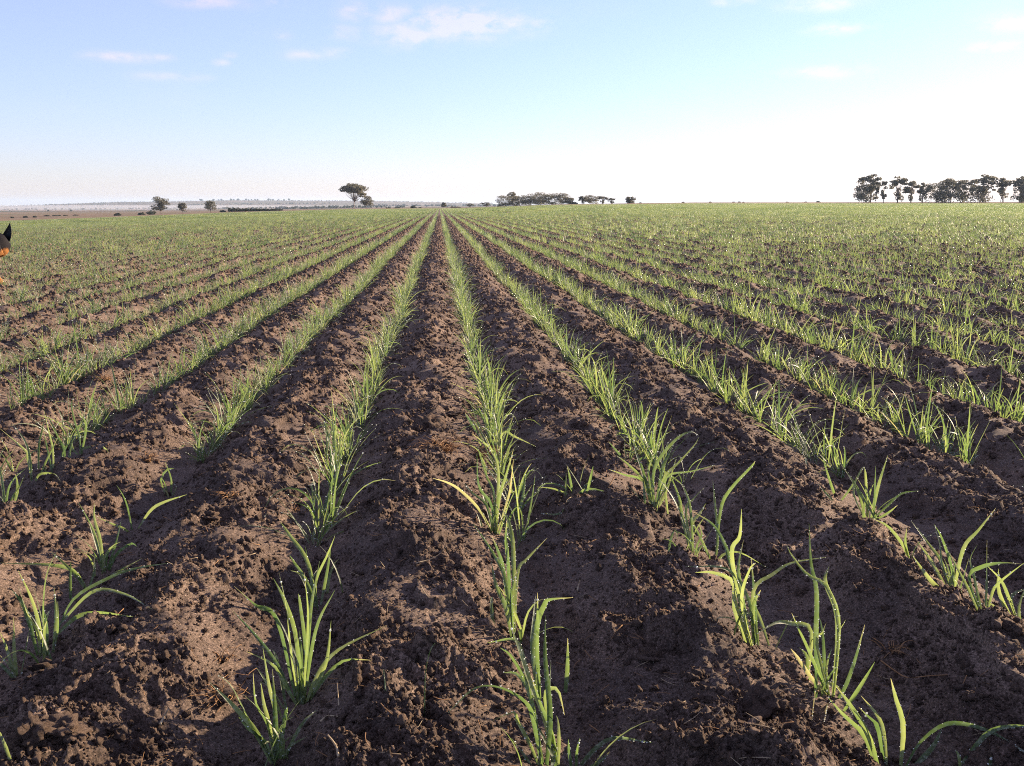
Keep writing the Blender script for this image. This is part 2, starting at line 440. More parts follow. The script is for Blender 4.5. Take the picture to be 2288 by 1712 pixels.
# ------------------------------------------------------------------ seedlings traced leaf by leaf in the front of the field
Z = {'L': (0, 1000, 2.325), 'M': (700, 1000, 2.325), 'R': (1528, 1000, 2.325), 'P': (1360, 960, 5.5175), 'N': (860, 860, 5.5175), 'Q': (0, 860, 5.5175)}
HEROES = [
 ('L', (225, 1095), 'wide wheat seedling with two long blades arching right over bare soil, near the left edge',
  [[210,1090,195,960,140,860,95,720],[215,1080,205,940,165,790,95,640],[230,1080,225,820,245,650,300,530],[240,1090,245,950,230,850],[270,1080,290,900,280,720],[260,1070,300,950,300,800],[280,960,400,880,520,858,690,880],[290,950,380,790,560,680,700,630,880,600],[200,1080,150,900,110,800,60,740],[300,900,480,750,640,760,790,840]]),
 ('L', (545,655), 'wheat seedling with one broad pointed blade, behind the arching seedling near the left edge',
  [[540,650,510,520,480,420,410,290],[545,650,520,480,490,370,490,290],[550,640,600,500,630,380],[560,640,600,560,680,500,710,515],[540,640,480,530,380,440],[550,650,620,640,740,575]]),
 ('L', (470,735), 'thin spindly wheat seedling of narrow blades leaning left beside the arching seedling',
  [[450,730,400,670,330,600,265,540],[455,725,490,640,490,560],[365,790,365,700,368,590],[460,730,380,640,250,610,0,600]]),
 ('L', (690,430), 'sparse wheat seedling with one upright blade and one blade lying out to the right',
  [[688,430,665,320,640,250,605,195],[705,420,780,330,850,285,970,245],[680,430,640,420,590,400,500,360]]),
 ('L', (878,262), 'small twisted wheat seedling standing alone on the ridge left of the middle',
  [[870,250,835,170,870,115,905,110],[885,250,890,170,858,75],[885,255,915,210,905,190],[872,258,860,200,835,150]]),
 ('L', (95,1200), 'stout upright wheat seedling cut by the left edge of the picture',
  [[90,1200,60,1150,0,1080],[100,1190,130,1060,155,940],[90,1190,75,1080,70,880],[80,1200,40,1060,0,960],[85,1195,20,1140,-30,1110]]),
 ('L', (70,1640), 'single curved wheat blade poking in at the bottom left corner', [[65,1630,30,1560,0,1490,-40,1430]]),
 ('L', (1440,1650), 'large fan shaped wheat seedling at the bottom edge, left of the middle',
  [[1425,1640,1330,1480,1220,1350,1090,1220],[1425,1640,1380,1530,1290,1460,1240,1400],[1430,1640,1400,1450,1370,1330,1355,1220],[1440,1640,1430,1380,1400,1250,1365,1040],[1440,1640,1390,1440,1330,1330,1315,1170],[1445,1640,1500,1560,1600,1500],[1445,1600,1480,1400,1495,1350],[1450,1640,1560,1450,1650,1360],[1440,1640,1430,1400,1415,1150],[1435,1640,1300,1430,1200,1240,1130,1180],[1450,1640,1470,1540,1460,1460]]),
 ('L', (1562,1345), 'largest tufted wheat seedling in the row left of the middle, thick with upright blades',
  [[1550,1340,1530,1150,1500,1000,1420,840],[1560,1340,1565,1100,1555,950],[1560,1340,1590,1100,1560,820,1550,760],[1545,1330,1440,1130,1330,980,1205,845],[1540,1300,1440,900,1330,820,1215,720],[1570,1340,1600,1000,1620,800,1660,590],[1560,1340,1490,1250,1420,1130,1280,1060],[1575,1340,1650,1180,1760,1050,2010,925],[1570,1340,1600,900,1580,650],[1555,1340,1510,1050,1490,850,1450,650],[1575,1330,1690,1130,1720,900],[1570,1340,1640,950,1740,740],[1580,1330,1660,1230,1780,1110,1930,1105],[1560,1340,1540,1000,1480,800,1420,680]]),
 ('L', (1660,830), 'leaning wheat seedling with pale frosted blades behind the largest tuft',
  [[1640,830,1600,740,1560,660,1510,640],[1650,825,1640,700,1700,560,1740,460],[1645,830,1600,600,1500,450,1455,385],[1655,825,1590,690,1530,600,1505,560],[1660,825,1700,640,1720,500],[1650,830,1620,700,1590,590]]),
 ('M', (1215,1655), 'tall wheat seedling at the bottom edge with a long drop hung blade arching left',
  [[1180,1650,1130,1550,1060,1420,1040,1375,930,1420],[1190,1650,1150,1450,1110,1330,980,1250,840,1250,700,1380],[1200,1650,1130,1300,1060,1180,985,1170],[1270,1650,1220,1400,1210,1270,1270,1260,1305,1390],[1260,1650,1200,1400,1130,1230,1060,1020,1020,910],[1210,1650,1230,1400,1205,1100,1205,870],[1150,1650,1090,1590,1030,1510],[1240,1650,1230,1300,1235,1110],[1275,1650,1240,1490,1180,1330,1130,1180]]),
 ('M', (1175,1330), 'slender dew covered wheat seedling with two tall needle straight blades',
  [[1180,1330,1165,1100,1165,900,1165,755],[1172,1325,1140,1050,1145,900,1155,770],[1185,1330,1040,1100,970,1040],[1180,1330,1160,960,1200,820,1230,790,1350,780],[1170,1320,1100,1120,1050,1000,905,1015]]),
 ('M', (1308,1280), 'single short upright wheat blade standing apart right of the tall seedling at the bottom edge', [[1306,1280,1320,1150,1322,990]]),
 ('M', (1360,1660), 'low wheat seedling at the bottom edge with one blade sweeping right',
  [[1345,1660,1330,1590,1325,1515],[1360,1660,1450,1580,1560,1510,1767,1535],[1365,1660,1370,1580,1385,1510],[1380,1660,1480,1640,1540,1580]]),
 ('M', (1040,1000), 'tall narrow wheat seedling in the middle row joined end to end with its neighbours',
  [[1040,1000,1000,830,950,720,925,590],[1042,1000,1030,830,1035,740,1060,630],[1040,990,1040,560,1020,400,980,320],[1035,990,1000,700,940,560,830,395],[1035,990,990,650,960,540,930,465],[1040,1000,1010,580,1000,480,1005,380],[1045,990,1060,660,1110,580,1215,470]]),
 ('M', (945,450), 'bushy wheat seedling in the middle row with a withered white tipped blade lying left',
  [[940,450,925,300,860,200,850,30],[935,450,940,250,900,150,860,30],[945,450,960,280,1000,150,1040,10],[950,450,960,120,910,0],[940,440,900,300,830,240,780,180],[940,440,880,230,830,160],[945,450,860,320,760,220,690,180,620,160],[950,440,1010,270,1025,200,1040,60],[950,440,970,250,1020,170,1070,90]]),
 ('M', (1035,385), 'two bladed wheat seedling just right of the bushy middle one', [[1030,385,1080,290,1095,200,1105,110],[1040,380,1100,290,1160,230]]),
 ('M', (1352,235), 'star shaped wheat seedling lying flat on the ridge right of the middle row',
  [[1350,235,1335,170,1320,100],[1350,235,1290,200,1200,190,1140,250],[1355,235,1430,185,1460,165],[1360,235,1430,215,1540,235],[1352,238,1250,215,1160,205],[1355,240,1320,290,1275,345,1180,342]]),
 ('R', (1075,1660), 'wheat seedling of thick beaded blades at the bottom edge, beside the arching corner one',
  [[1010,1655,940,1500,830,1390,750,1300],[1060,1660,1040,1500,1010,1400,920,1290],[1050,1660,1010,1460,960,1400,910,1350],[1125,1660,1140,1450,1100,1300,1075,1200],[1020,1660,960,1500,860,1330,790,1240]]),
 ('R', (1165,1665), 'wheat seedling in the bottom right corner with a long blade arching over to the right',
  [[1140,1660,1220,1540,1340,1445,1450,1435,1600,1480,1767,1580,1850,1650],[1160,1665,1290,1560,1340,1460],[1410,1665,1560,1500,1680,1450,1850,1450],[1440,1665,1430,1610,1410,1570],[1590,1665,1596,1600]]),
 ('R', (775,1300), 'tallest right hand wheat seedling with S curved blade and drooping withered blades below',
  [[770,1300,790,1150,800,900,740,720,640,660,560,560,535,510],[760,1300,740,1150,770,1040],[765,1300,690,1100,690,760,660,600,650,395],[775,1300,800,900,735,700,755,615],[790,1300,840,1240,890,1100,940,920],[760,1295,660,1080,600,950,560,860],[755,1290,650,1180,590,1090,555,1045],[760,1290,700,1240,680,1300,665,1420],[765,1295,745,1350,730,1420],[765,1290,690,1020,720,960,740,910],[780,1290,800,1000,840,895],[750,1260,720,1230,800,1250,880,1390]]),
 ('R', (640,1180), 'small side wheat seedling with a thin blade bowed over to its left neighbour', [[640,1180,650,1080,665,1000,740,960],[645,1180,660,950,560,915,480,910,375,970],[640,1180,640,1090,600,1040]]),
 ('R', (350,1030), 'wheat seedling of wide glowing blades, second row right of middle, one blade stretched left',
  [[372,1030,350,850,310,730,260,660,180,620,5,620],[340,1020,265,850,255,700,150,650,60,650],[345,1020,270,800,260,690],[350,1020,240,600,210,500,150,400,50,335],[355,1025,290,690,285,600,310,480],[370,1030,370,850,350,570],[360,1030,300,800,340,640,375,600],[365,1025,360,830,400,740],[370,1030,360,750,460,660,560,600,740,570],[355,1025,250,580,290,460,300,320]]),
 ('R', (160,600), 'thin upright wheat seedling whose right blade climbs in two long steps', [[160,600,175,470,160,280,150,170],[163,600,190,330,240,220,350,100,370,70],[158,600,110,520,60,420,0,320],[165,600,200,560,290,545,440,630]]),
 ('P', (1050,1570), 'leaning wheat seedling of parallel blades in the second row right of the middle',
  [[1050,1560,960,1250,830,900,690,690,600,590],[1040,1560,1010,1000,940,750,880,650],[1030,1540,900,1050,870,850,740,510],[1050,1550,1030,1170,1110,1050,1200,910],[1045,1550,950,1000,1050,850,1190,700],[1050,1540,1140,1430,1180,1500],[1045,1560,1100,1400,1150,1300,1110,1160]]),
 ('P', (560,980), 'many bladed wheat seedling beaded with dew, where the second row right of the middle bends',
  [[560,970,540,700,560,450,630,130],[545,965,470,700,330,250,310,100],[540,965,440,650,260,450,100,320],[545,960,430,640,200,560,0,490],[570,970,560,500,800,150,1000,30,1110,70],[580,970,680,600,850,420,1050,200,1115,90],[575,960,640,760,750,560,1000,520,1310,440],[565,970,500,600,500,450,600,200],[570,965,660,500,740,300,800,180],[560,960,420,500,370,390],[580,960,700,780,830,360]]),
 ('P', (260,390), 'short wheat seedling just behind the many bladed one', [[240,380,200,250,190,80],[265,390,270,200,240,0],[250,385,330,250,440,150],[260,390,120,290,0,150],[270,385,480,300,510,0]]),
 ('R', (960,375), 'open dew beaded wheat seedling on bare soil in the third row right of the middle',
  [[945,370,920,270,880,180,810,80],[960,370,960,260,985,190],[970,370,1010,200,1060,40],[955,370,945,160,935,100],[950,370,880,230,920,120,940,100],[970,365,1060,300,1130,240,1220,225],[975,368,1060,340,1110,300]]),
 ('R', (800,275), 'two bladed wheat seedling leaning left beside the open dew beaded one', [[802,275,760,180,720,50],[798,278,740,240,695,185],[805,275,860,220,930,110]]),
 ('R', (1400,760), 'wheat seedling of crossing blades, third row right of middle, one reaching far up right',
  [[1400,760,1395,640,1340,470,1300,400],[1395,755,1340,600,1270,500,1180,380],[1400,750,1450,530,1530,430,1620,315],[1390,755,1290,600,1215,490],[1385,755,1290,700,1190,565],[1395,755,1340,600,1330,500,1300,400]]),
 ('R', (1180,580), 'small wheat seedling with one long blade bending left, uphill of the crossing blades', [[1175,580,1140,510,1060,410,980,370],[1178,580,1150,500,1158,420],[1182,575,1200,530,1240,480,1310,440]]),
 ('R', (1560,890), 'beaded wheat seedling with a straight upright middle blade near the right edge',
  [[1568,890,1570,780,1575,650,1575,480],[1560,885,1505,660,1490,580,1525,505],[1565,890,1470,720,1350,500],[1570,885,1600,760,1640,700,1767,600],[1565,880,1480,680,1550,620,1650,600,1757,605]]),
 ('R', (1740,930), 'wheat seedling with a long slanting blade at the right edge', [[1745,920,1680,760,1640,680,1570,610],[1720,930,1640,850,1575,800],[1735,925,1640,760,1635,630],[1750,920,1700,780,1790,730],[1760,925,1740,830,1790,690]]),
 ('N', (1310,800), 'dense wheat seedling in the middle row with a blade trailing right to a hanging drop',
  [[1300,800,1250,500,1220,320,1240,50],[1310,790,1260,450,1230,330],[1330,790,1390,500,1400,330,1430,220],[1290,790,1140,500,1010,430],[1290,790,1050,450,990,350],[1320,790,1470,590,1600,640,1860,760],[1330,795,1400,740,1500,710],[1320,790,1430,600,1640,540],[1300,800,1180,560,1050,210],[1310,800,1300,600,1330,340]]),
 ('N', (1400,1190), 'pair of long curved wheat blades in the middle row below the dense seedling', [[1400,1190,1370,950,1310,800,1200,700,1070,600],[1270,1190,1230,1000,1190,900,1130,750],[1440,1190,1480,960,1540,830]]),
 ('Q', (400,1190), 'wheat seedling of tall wavy blades in the third row left of the middle',
  [[390,1190,370,900,300,680,150,480],[420,1190,480,1110,600,1090,690,1110,750,1200],[395,1190,340,900,300,800,0,540]]),
 ('Q', (475,1110), 'single tall wheat blade standing straight left of its forked neighbour', [[470,1105,480,750,520,560,550,430],[480,1110,560,960,640,800,710,650]]),
 ('Q', (660,1095), 'forked wheat seedling with a blade drawn up to a fine point', [[660,1090,650,800,620,650,540,310],[655,1090,600,880,530,520],[665,1090,560,1060,580,1000]]),
 ('Q', (795,1000), 'thin wheat seedling bowed left beside the forked one', [[790,995,790,800,720,650,600,450],[800,1000,840,960,900,650,1030,655],[795,1000,760,880,850,700,830,540]]),
 ('Q', (990,860), 'tall wheat seedling with a blade hooped over to the right, third row left of middle', [[990,850,980,650,920,450,880,250,910,140],[985,855,1000,800,1200,750,1300,790,1340,840],[990,860,900,800,880,700,840,540],[995,860,1060,500,960,340]]),
 ('Q', (180,1080), 'wheat seedling whose blade slants far across to the upper right, at the left edge', [[175,1070,110,850,0,640],[180,1075,250,950,450,800,700,660],[170,1070,100,960,20,850],[180,1080,110,1000,40,860]]),
 ('Q', (60,1560), 'low spreading wheat seedling at the left edge with a pale bent blade', [[60,1560,50,1380,20,1150,0,1000],[65,1560,150,1400,230,1270,310,1100],[65,1560,100,1300,180,1150,320,1030],[60,1560,30,1420,-40,1340],[70,1560,200,1380,210,1200,190,1100]]),
 ('Q', (2090,1400), 'small pale wheat sprout standing in the gap left of the middle', [[2085,1395,2060,1330,2010,1280]]),
]
def place_on_screen(px, py, depth):
    d = ray(px, py); return CAMP + d * (depth / 1.0)
def hero_leaf(zk, flat, basept, rnd, near):
    ox, oy, sc = Z[zk]
    pts = [(ox + flat[i] / sc, oy + flat[i + 1] / sc) for i in range(0, len(flat), 2)]
    b = at(*pts[0]); d0 = (b - CAMP).dot(FWD)
    if abs(d0 - basept) > .08: d0 = basept + math.copysign(.08, d0 - basept)
    lean = rnd.uniform(-.45, .45); out = []
    x0, y0 = pts[0]; run = 0; px_, py_ = pts[0]
    n = len(pts)
    for i, (x, y) in enumerate(pts):
        run += math.hypot(x - px_, y - py_); px_, py_ = x, y
        dep = d0 + lean * (run / FOC) * d0 * (i / (n - 1)) ** .7
        p = place_on_screen(x, y, dep)
        if i > 0:
            g = gz(p.x, p.y) + .006
            k = 0
            while p.z < g and k < 12:
                dep -= .012 * dep; p = place_on_screen(x, y, dep); g = gz(p.x, p.y) + .006; k += 1
        out.append(p)
    out[0] = out[0] + Vector((0, 0, -.006))
    return out
hero_xy = []
def build_heroes():
    for zk, bp, label, leaves in HEROES:
        rnd = random.Random(hash(label[:20]) % 9999 if False else len(label) * 31 + len(leaves) * 7 + bp[0])
        ox, oy, sc = Z[zk]; b = at(ox + bp[0] / sc, oy + bp[1] / sc)
        depth = (b - CAMP).dot(FWD); b.z = gz(b.x, b.y)
        root = link('wheat_seedling', None, None, b)
        tag(root, label, 'wheat seedling', 'wheat seedlings of the front rows')
        hero_xy.append((b.x, b.y)); dew = MB(); inv = -b
        right = (b.x > -.12)
        for lf in leaves:
            P = hero_leaf(zk, lf, depth, rnd, True)
            L = sum((P[i + 1] - P[i]).length for i in range(len(P) - 1))
            P = [p + inv for p in cat_rom(P, max(6, min(16, int(L / .010))))]
            w = rnd.uniform(.0037, .0056) * min(1, .6 + L * 4)
            nrm = (-FWD + RGT * rnd.uniform(-.9, .9) + UPV * rnd.uniform(-.3, .5)).normalized()
            tw = rnd.uniform(-.9, .9); dry = 0.0
            V, F, D = ribbon(P, w, nrm, .22, tw, dry, .9 if rnd.random() < .4 else 0)
            if 'withered' in label and (lf in leaves[6:9]): D = [min(1, .25 + i / len(D)) for i in range(len(D))]
            if 'sprout' in label: D = [.8] * len(D)
            o = link('leaf', mesh_of('leaf', V, F, M_LEAF, True, D), root)
            drops(dew, P, w, nrm, rnd,   .0042 if right else .011, prob=.8 if right else .5)
            if rnd.random() < .14:      # hanging drop near the tip
                c = P[-2]; mbV = [c + Vector((v.x, v.y, v.z * 1.2 - .6)) * .0012 for v in IV]; dew.add(mbV, IF)
        if len(leaves) >= 6:
            for q in range(5):
                P, nrm = random_leaf(rnd, rnd.uniform(.035, .095), .004, 7); jit = Vector((rnd.gauss(0, .012), rnd.gauss(0, .012), 0))
                V, F, D = ribbon([p + jit for p in P], rnd.uniform(.003, .0044), nrm, .22, rnd.uniform(-.8, .8), 0, .9 if rnd.random() < .3 else 0)
                link('leaf', mesh_of('leaf', V, F, M_LEAF, True, D), root)
        o = link('dew', dew.mesh('dew', M_DEW), root); o['kind'] = 'stuff'
build_heroes()

# ------------------------------------------------------------------ the other countable seedlings (nearest 300 in view)
ORD = ('zeroth first second third fourth fifth sixth seventh eighth ninth tenth eleventh ' + 'twelfth thirteenth fourteenth fifteenth sixteenth seventeenth eighteenth nineteenth').split()
def ordinal(n):
    if n < 20: return ORD[n]
    t = {2: 'twent', 3: 'thirt', 4: 'fort', 5: 'fift', 6: 'sixt', 7: 'sevent', 8: 'eight'}[n // 10]
    return t + 'ieth' if n % 10 == 0 else t + 'y-' + ORD[n % 10]
ROWNAME = {0: 'first row left of middle', 1: 'middle row'}
for q_ in range(2, 20): ROWNAME[q_] = '%s row right of middle' % ORD[q_ - 1]; ROWNAME[1 - q_] = '%s row left of middle' % ORD[q_]
NUM = {4: 'four', 5: 'five', 6: 'six', 7: 'seven'}
count_in_row = {}
def in_view(x, y, z, m=0.0):
    v = Vector((x, y, z)) - CAMP; d = v.dot(FWD)
    if d < .1: return False
    X = v.dot(RGT) / d * FOC; Yp = -v.dot(UPV) / d * FOC
    return abs(X) < 1144 + m and abs(Yp) < 856 + m
def row_positions(rmin, rmax, step, azl, azr, seed):
    rg = np.random.default_rng(seed); xs = []; ys = []; ks = []
    kmax = int(rmax * math.sin(R2D(40)) / ROW_S) + 2
    for k in range(-kmax, kmax + 1):
        n = int(rmax / step); y = np.arange(n) * step + rg.uniform(0, step, n)
        x = furrow_x(np.full(n, float(k)), y) + rg.normal(0, .009, n)
        rr_ = np.hypot(x, y); az = np.arctan2(x, y)
        thin = .8 * noise(np.full(n, k * 7.7), y * 1.7, 61) + .95 * noise(np.full(n, k * 3.1), y * 7.5, 62)
        ok = (rr_ >= rmin) & (rr_ < rmax) & (az > azl) & (az < azr) & (thin > -.58 - .25 * sstep(2.5, 5, rr_))
        xs.append(x[ok]); ys.append(y[ok]); ks.append(np.full(ok.sum(), k))
    return np.concatenate(xs), np.concatenate(ys), np.concatenate(ks)
protos = []
for i in range(12):
    rnd = random.Random(100 + i); parts = seedling_parts(rnd, rnd.choice((5, 5, 6, 7)), 8)
    ms = []; dew = MB(); one = MB()
    for P, w, nrm, tw, dry, dt in parts:
        V, F, D = ribbon(P, w, nrm, .22, tw, dry, dt); ms.append(mesh_of('leaf', V, F, M_LEAF, True, D)); one.add(V, F, D)
        drops(dew, P, w, nrm, rnd, .011, (.0006, .0011), .55)
    protos.append((ms, dew.mesh('dew', M_DEW), one.mesh('seedling', M_LEAF)))
HX = np.array(hero_xy)
NEAR_R = 1.0
xs, ys, ks = row_positions(.30, 12.0, .0185, R2D(-40), R2D(48), 3)
zs = ground(xs, ys)
dist = np.hypot(xs, ys)
# the traced seedlings fill the front of the picture: keep clear of them
vx = (xs * RGT.x + ys * RGT.y); dep = xs * FWD.x + ys * FWD.y + (zs - CAM_H) * FWD.z
upc = xs * UPV.x + ys * UPV.y + (zs - CAM_H) * UPV.z
PX = 1144 + vx / np.maximum(dep, .05) * FOC; PY = 856 - upc / np.maximum(dep, .05) * FOC
seen = (dep > .1) & (PX > -10) & (PX < 2298) & (PY > 0) & (PY < 1712)
dh = np.min(np.hypot(xs[:, None] - HX[None, :, 0], ys[:, None] - HX[None, :, 1]), axis=1)
ylim = np.interp(PX, [0, 330, 560, 660, 1000, 1250, 1330, 1700, 1850, 2288], [1000, 1020, 1060, 1240, 1250, 1220, 1080, 1100, 1080, 1050])
clear = (seen & (PY > ylim) ) | (dh < .03)
infr = (dep > .1) & (np.abs(PX - 1144) < 1400) & (PY > 1250)
keep = ~clear & ~infr
# sparser stand close by, as in the photograph
thin_near = rng.random(len(xs)) < np.interp(dist, [1.2, 3.0, 4.5], [.72, .85, 1.0])
keep &= thin_near
idx = np.where(keep)[0]; vis = idx[seen[idx]]; vis = vis[np.argsort(dist[vis])]
N_IND = 300 - len(HEROES)
ind = vis[:N_IND]; rest = np.setdiff1d(idx, ind)
for j, i in enumerate(ind):
    pr = protos[int(rng.integers(0, 12))]; k = int(ks[i])
    s = float(rng.uniform(.68, 1.12)); rz = float(rng.uniform(0, 6.28))
    row = ROWNAME.get(k, 'outer row')
    count_in_row[k] = count_in_row.get(k, 0) + 1
    lab = '%s-bladed wheat seedling, %s behind the front ones in the %s' % (NUM[len(pr[0])], ordinal(count_in_row[k]), row)
    if j < 170:
        root = link('wheat_seedling', None, None, (xs[i], ys[i], zs[i]), (0, 0, rz), s)
        for me in pr[0]: link('leaf', me, root)
        o = link('dew', pr[1], root); o['kind'] = 'stuff'
    else:
        root = link('wheat_seedling', pr[2], None, (xs[i], ys[i], zs[i]), (0, 0, rz), s)
    tag(root, lab, 'wheat seedling', 'seedlings in the ' + row)
print('individual seedlings', len(ind) + len(HEROES), 'reach', dist[ind[-1]])

# ------------------------------------------------------------------ instanced masses
def scatter(name, pts, vi, rot, scl, variants, label, cat, kind='stuff'):
    me = bpy.data.meshes.new(name); n = len(pts)
    me.vertices.add(n); me.vertices.foreach_set('co', np.asarray(pts, np.float32).ravel())
    a = me.attributes.new('vi', 'INT', 'POINT'); a.data.foreach_set('value', np.asarray(vi, np.int32))
    a = me.attributes.new('rot', 'FLOAT_VECTOR', 'POINT'); a.data.foreach_set('vector', np.asarray(rot, np.float32).ravel())
    a = me.attributes.new('scl', 'FLOAT', 'POINT'); a.data.foreach_set('value', np.asarray(scl, np.float32))
    col = bpy.data.collections.new(name + '_variants')
    for i, v in enumerate(variants):
        col.objects.link(bpy.data.objects.new('%s_%02d' % (name, i), v))
    o = link(name, me); tag(o, label, cat, None, kind)
    ng = bpy.data.node_groups.new(name, 'GeometryNodeTree')
    ng.interface.new_socket('Geometry', in_out='INPUT', socket_type='NodeSocketGeometry')
    ng.interface.new_socket('Geometry', in_out='OUTPUT', socket_type='NodeSocketGeometry')
    N = ng.nodes; L = ng.links; gi = N.new('NodeGroupInput'); go = N.new('NodeGroupOutput')
    ci = N.new('GeometryNodeCollectionInfo'); ci.inputs['Collection'].default_value = col
    ci.inputs['Separate Children'].default_value = True; ci.inputs['Reset Children'].default_value = True
    iop = N.new('GeometryNodeInstanceOnPoints'); iop.inputs['Pick Instance'].default_value = True
    def at_(nm, t):
        q = N.new('GeometryNodeInputNamedAttribute'); q.data_type = t; q.inputs['Name'].default_value = nm; return q.outputs['Attribute']
    L.new(gi.outputs[0], iop.inputs['Points']); L.new(ci.outputs[0], iop.inputs['Instance'])
    L.new(at_('vi', 'INT'), iop.inputs['Instance Index']); L.new(at_('rot', 'FLOAT_VECTOR'), iop.inputs['Rotation'])
    L.new(at_('scl', 'FLOAT'), iop.inputs['Scale']); L.new(iop.outputs[0], go.inputs[0])
    md = o.modifiers.new('instances', 'NODES'); md.node_group = ng
    return o

def lod_plant(mb, rnd, off, size, nl, seg, wide=1.0, dewn=0):
    for i in range(nl):
        L = rnd.uniform(.075, .15) * size; w = rnd.uniform(.004, .0058) * wide
        P, nrm = random_leaf(rnd, L, w, seg); simple_leaf(mb, [p + off for p in P], w, nrm)
OV = [Vector(v) for v in ((1, 0, 0), (-1, 0, 0), (0, 1, 0), (0, -1, 0), (0, 0, 1), (0, 0, -1))]
OF = [(0, 2, 4), (2, 1, 4), (1, 3, 4), (3, 0, 4), (2, 0, 5), (1, 2, 5), (3, 1, 5), (0, 3, 5)]
def dewed(mb, name, rnd, n, rad, smooth=False):
    '''the green mesh with n beads of dew sitting on its blades'''
    k = len(mb.F); base = len(mb.V)
    for i in range(n):
        c = mb.V[rnd.randrange(base)]; r_ = rnd.uniform(*rad)
        if c.z < .02: continue
        mb.add([c + v * r_ for v in OV], OF)
    me = mb.mesh(name, M_LEAF, smooth); me.materials.append(M_DEW)
    me.polygons.foreach_set('material_index', [0] * k + [1] * (len(mb.F) - k)); return me
V0 = []
for i in range(12):
    mb = MB(); src = protos[i][2]; mb.add([v.co.copy() for v in src.vertices], [tuple(p.vertices) for p in src.polygons], [d.value for d in src.attributes['dry'].data])
    V0.append(dewed(mb, 'seedling', random.Random(i), 60, (.0006, .0013), True))
V1 = []
for i in range(6):
    rnd = random.Random(300 + i); mb = MB()
    for j in range(24):
        if i >= 3 and rnd.random() < .45: continue
        lod_plant(mb, rnd, Vector((rnd.gauss(0, .013), -.3 + .6 * (j + rnd.random()) / 24, 0)), rnd.uniform(.75, 1.1), 6, 4, .88)
    V1.append(dewed(mb, 'row_piece', rnd, 340, (.0009, .0019)))
V2 = []
for i in range(8):
    rnd = random.Random(500 + i); mb = MB()
    for rw in range(10):
        for j in range(62):
            if rnd.random() < (.08 if i < 5 else .5): continue
            lod_plant(mb, rnd, Vector((-1.35 + rw * .3 + rnd.gauss(0, .015), -1.5 + 3.0 * (j + rnd.random()) / 62, 0)), rnd.uniform(.8, 1.15), 4, 2, 1.7)
    V2.append(dewed(mb, 'crop_patch', rnd, 2300, (.0016, .0034)))
variants = V0 + V1 + V2
P_ = [np.stack([xs[rest], ys[rest], zs[rest]], 1)]; n0 = len(rest)
VI = [rng.integers(0, 12, n0)]; RO = [np.stack([rng.normal(0, .08, n0), rng.normal(0, .08, n0), rng.uniform(0, 6.28, n0)], 1)]; SC = [rng.uniform(.6, 1.08, n0) * (.92 + .4 * noise(xs[rest] * 4, ys[rest] * 2.2, 91))]
# 12 - 60 m: pieces of row 0.6 m long
kk, jj = np.meshgrid(np.arange(-150, 150), np.arange(0, 110)); kk = kk.ravel(); jj = jj.ravel()
y1 = jj * .6 + .3; x1 = furrow_x(kk.astype(float), y1); r1 = np.hypot(x1, y1); a1 = np.arctan2(x1, y1)
cell_r = np.hypot((np.floor((x1 + 1.5 - ROW_0) / 3) + .5) * 3 - 1.5 + ROW_0 , (np.floor(y1 / 3) + .5) * 3)
ok = (r1 >= 12) & (cell_r < 60) & (a1 > R2D(-34)) & (a1 < R2D(42)) & (noise(kk * 7.7, y1 * 1.7, 61) > -.72)
x1, y1, kk1 = x1[ok], y1[ok], kk[ok]; z1 = ground(furrow_x(kk1.astype(float), y1), y1)
z1 = base_h(x1, y1) + .004; n1 = len(x1); flip = rng.integers(0, 2, n1) * math.pi
dens = noise(x1 * .23, y1 * .11, 63)
P_.append(np.stack([x1, y1, z1], 1)); VI.append(12 + rng.integers(0, 3, n1) + np.where(dens < np.where(x1 > .2 * y1, -.5, -.04), 3, 0)); RO.append(np.stack([0 * x1, 0 * x1, flip], 1)); SC.append(rng.uniform(.8, 1.02, n1))
# beyond: patches of ten rows
ii, jj = np.meshgrid(np.arange(-110, 110), np.arange(0, 140)); ii = ii.ravel(); jj = jj.ravel()
x2 = (ii + .5) * 3 - 1.5 + ROW_0 ; y2 = (jj + .5) * 3; r2 = np.hypot(x2, y2); a2 = np.arctan2(x2, y2)
ok = (r2 >= 60) & (r2 < 398) & (a2 > R2D(-34)) & (a2 < R2D(42)); x2, y2, r2 = x2[ok], y2[ok], r2[ok]
x2 = x2 + ROW_S * .5
n2 = len(x2); z2 = base_h(x2, y2) + np.interp(r2, [60, 160], [.0, .0])
gx = (base_h(x2 + 1, y2) - base_h(x2 - 1, y2)) / 2; gy = (base_h(x2, y2 + 1) - base_h(x2, y2 - 1)) / 2
P_.append(np.stack([x2, y2, z2], 1)); VI.append(18 + np.where(noise(x2 / 30, y2 / 11, 77) + .5 * noise(x2 / 9, y2 / 5, 78) > .38, rng.integers(5, 8, n2), rng.integers(0, 5, n2))); RO.append(np.stack([gy, -gx, rng.integers(0, 2, n2) * math.pi], 1)); SC.append(np.ones(n2))
scatter('wheat_crop', np.concatenate(P_), np.concatenate(VI), np.concatenate(RO), np.concatenate(SC), variants,
        'young green wheat in long parallel drill rows covering the field to the horizon', 'wheat crop')
print('crop instances', n0, n1, n2)

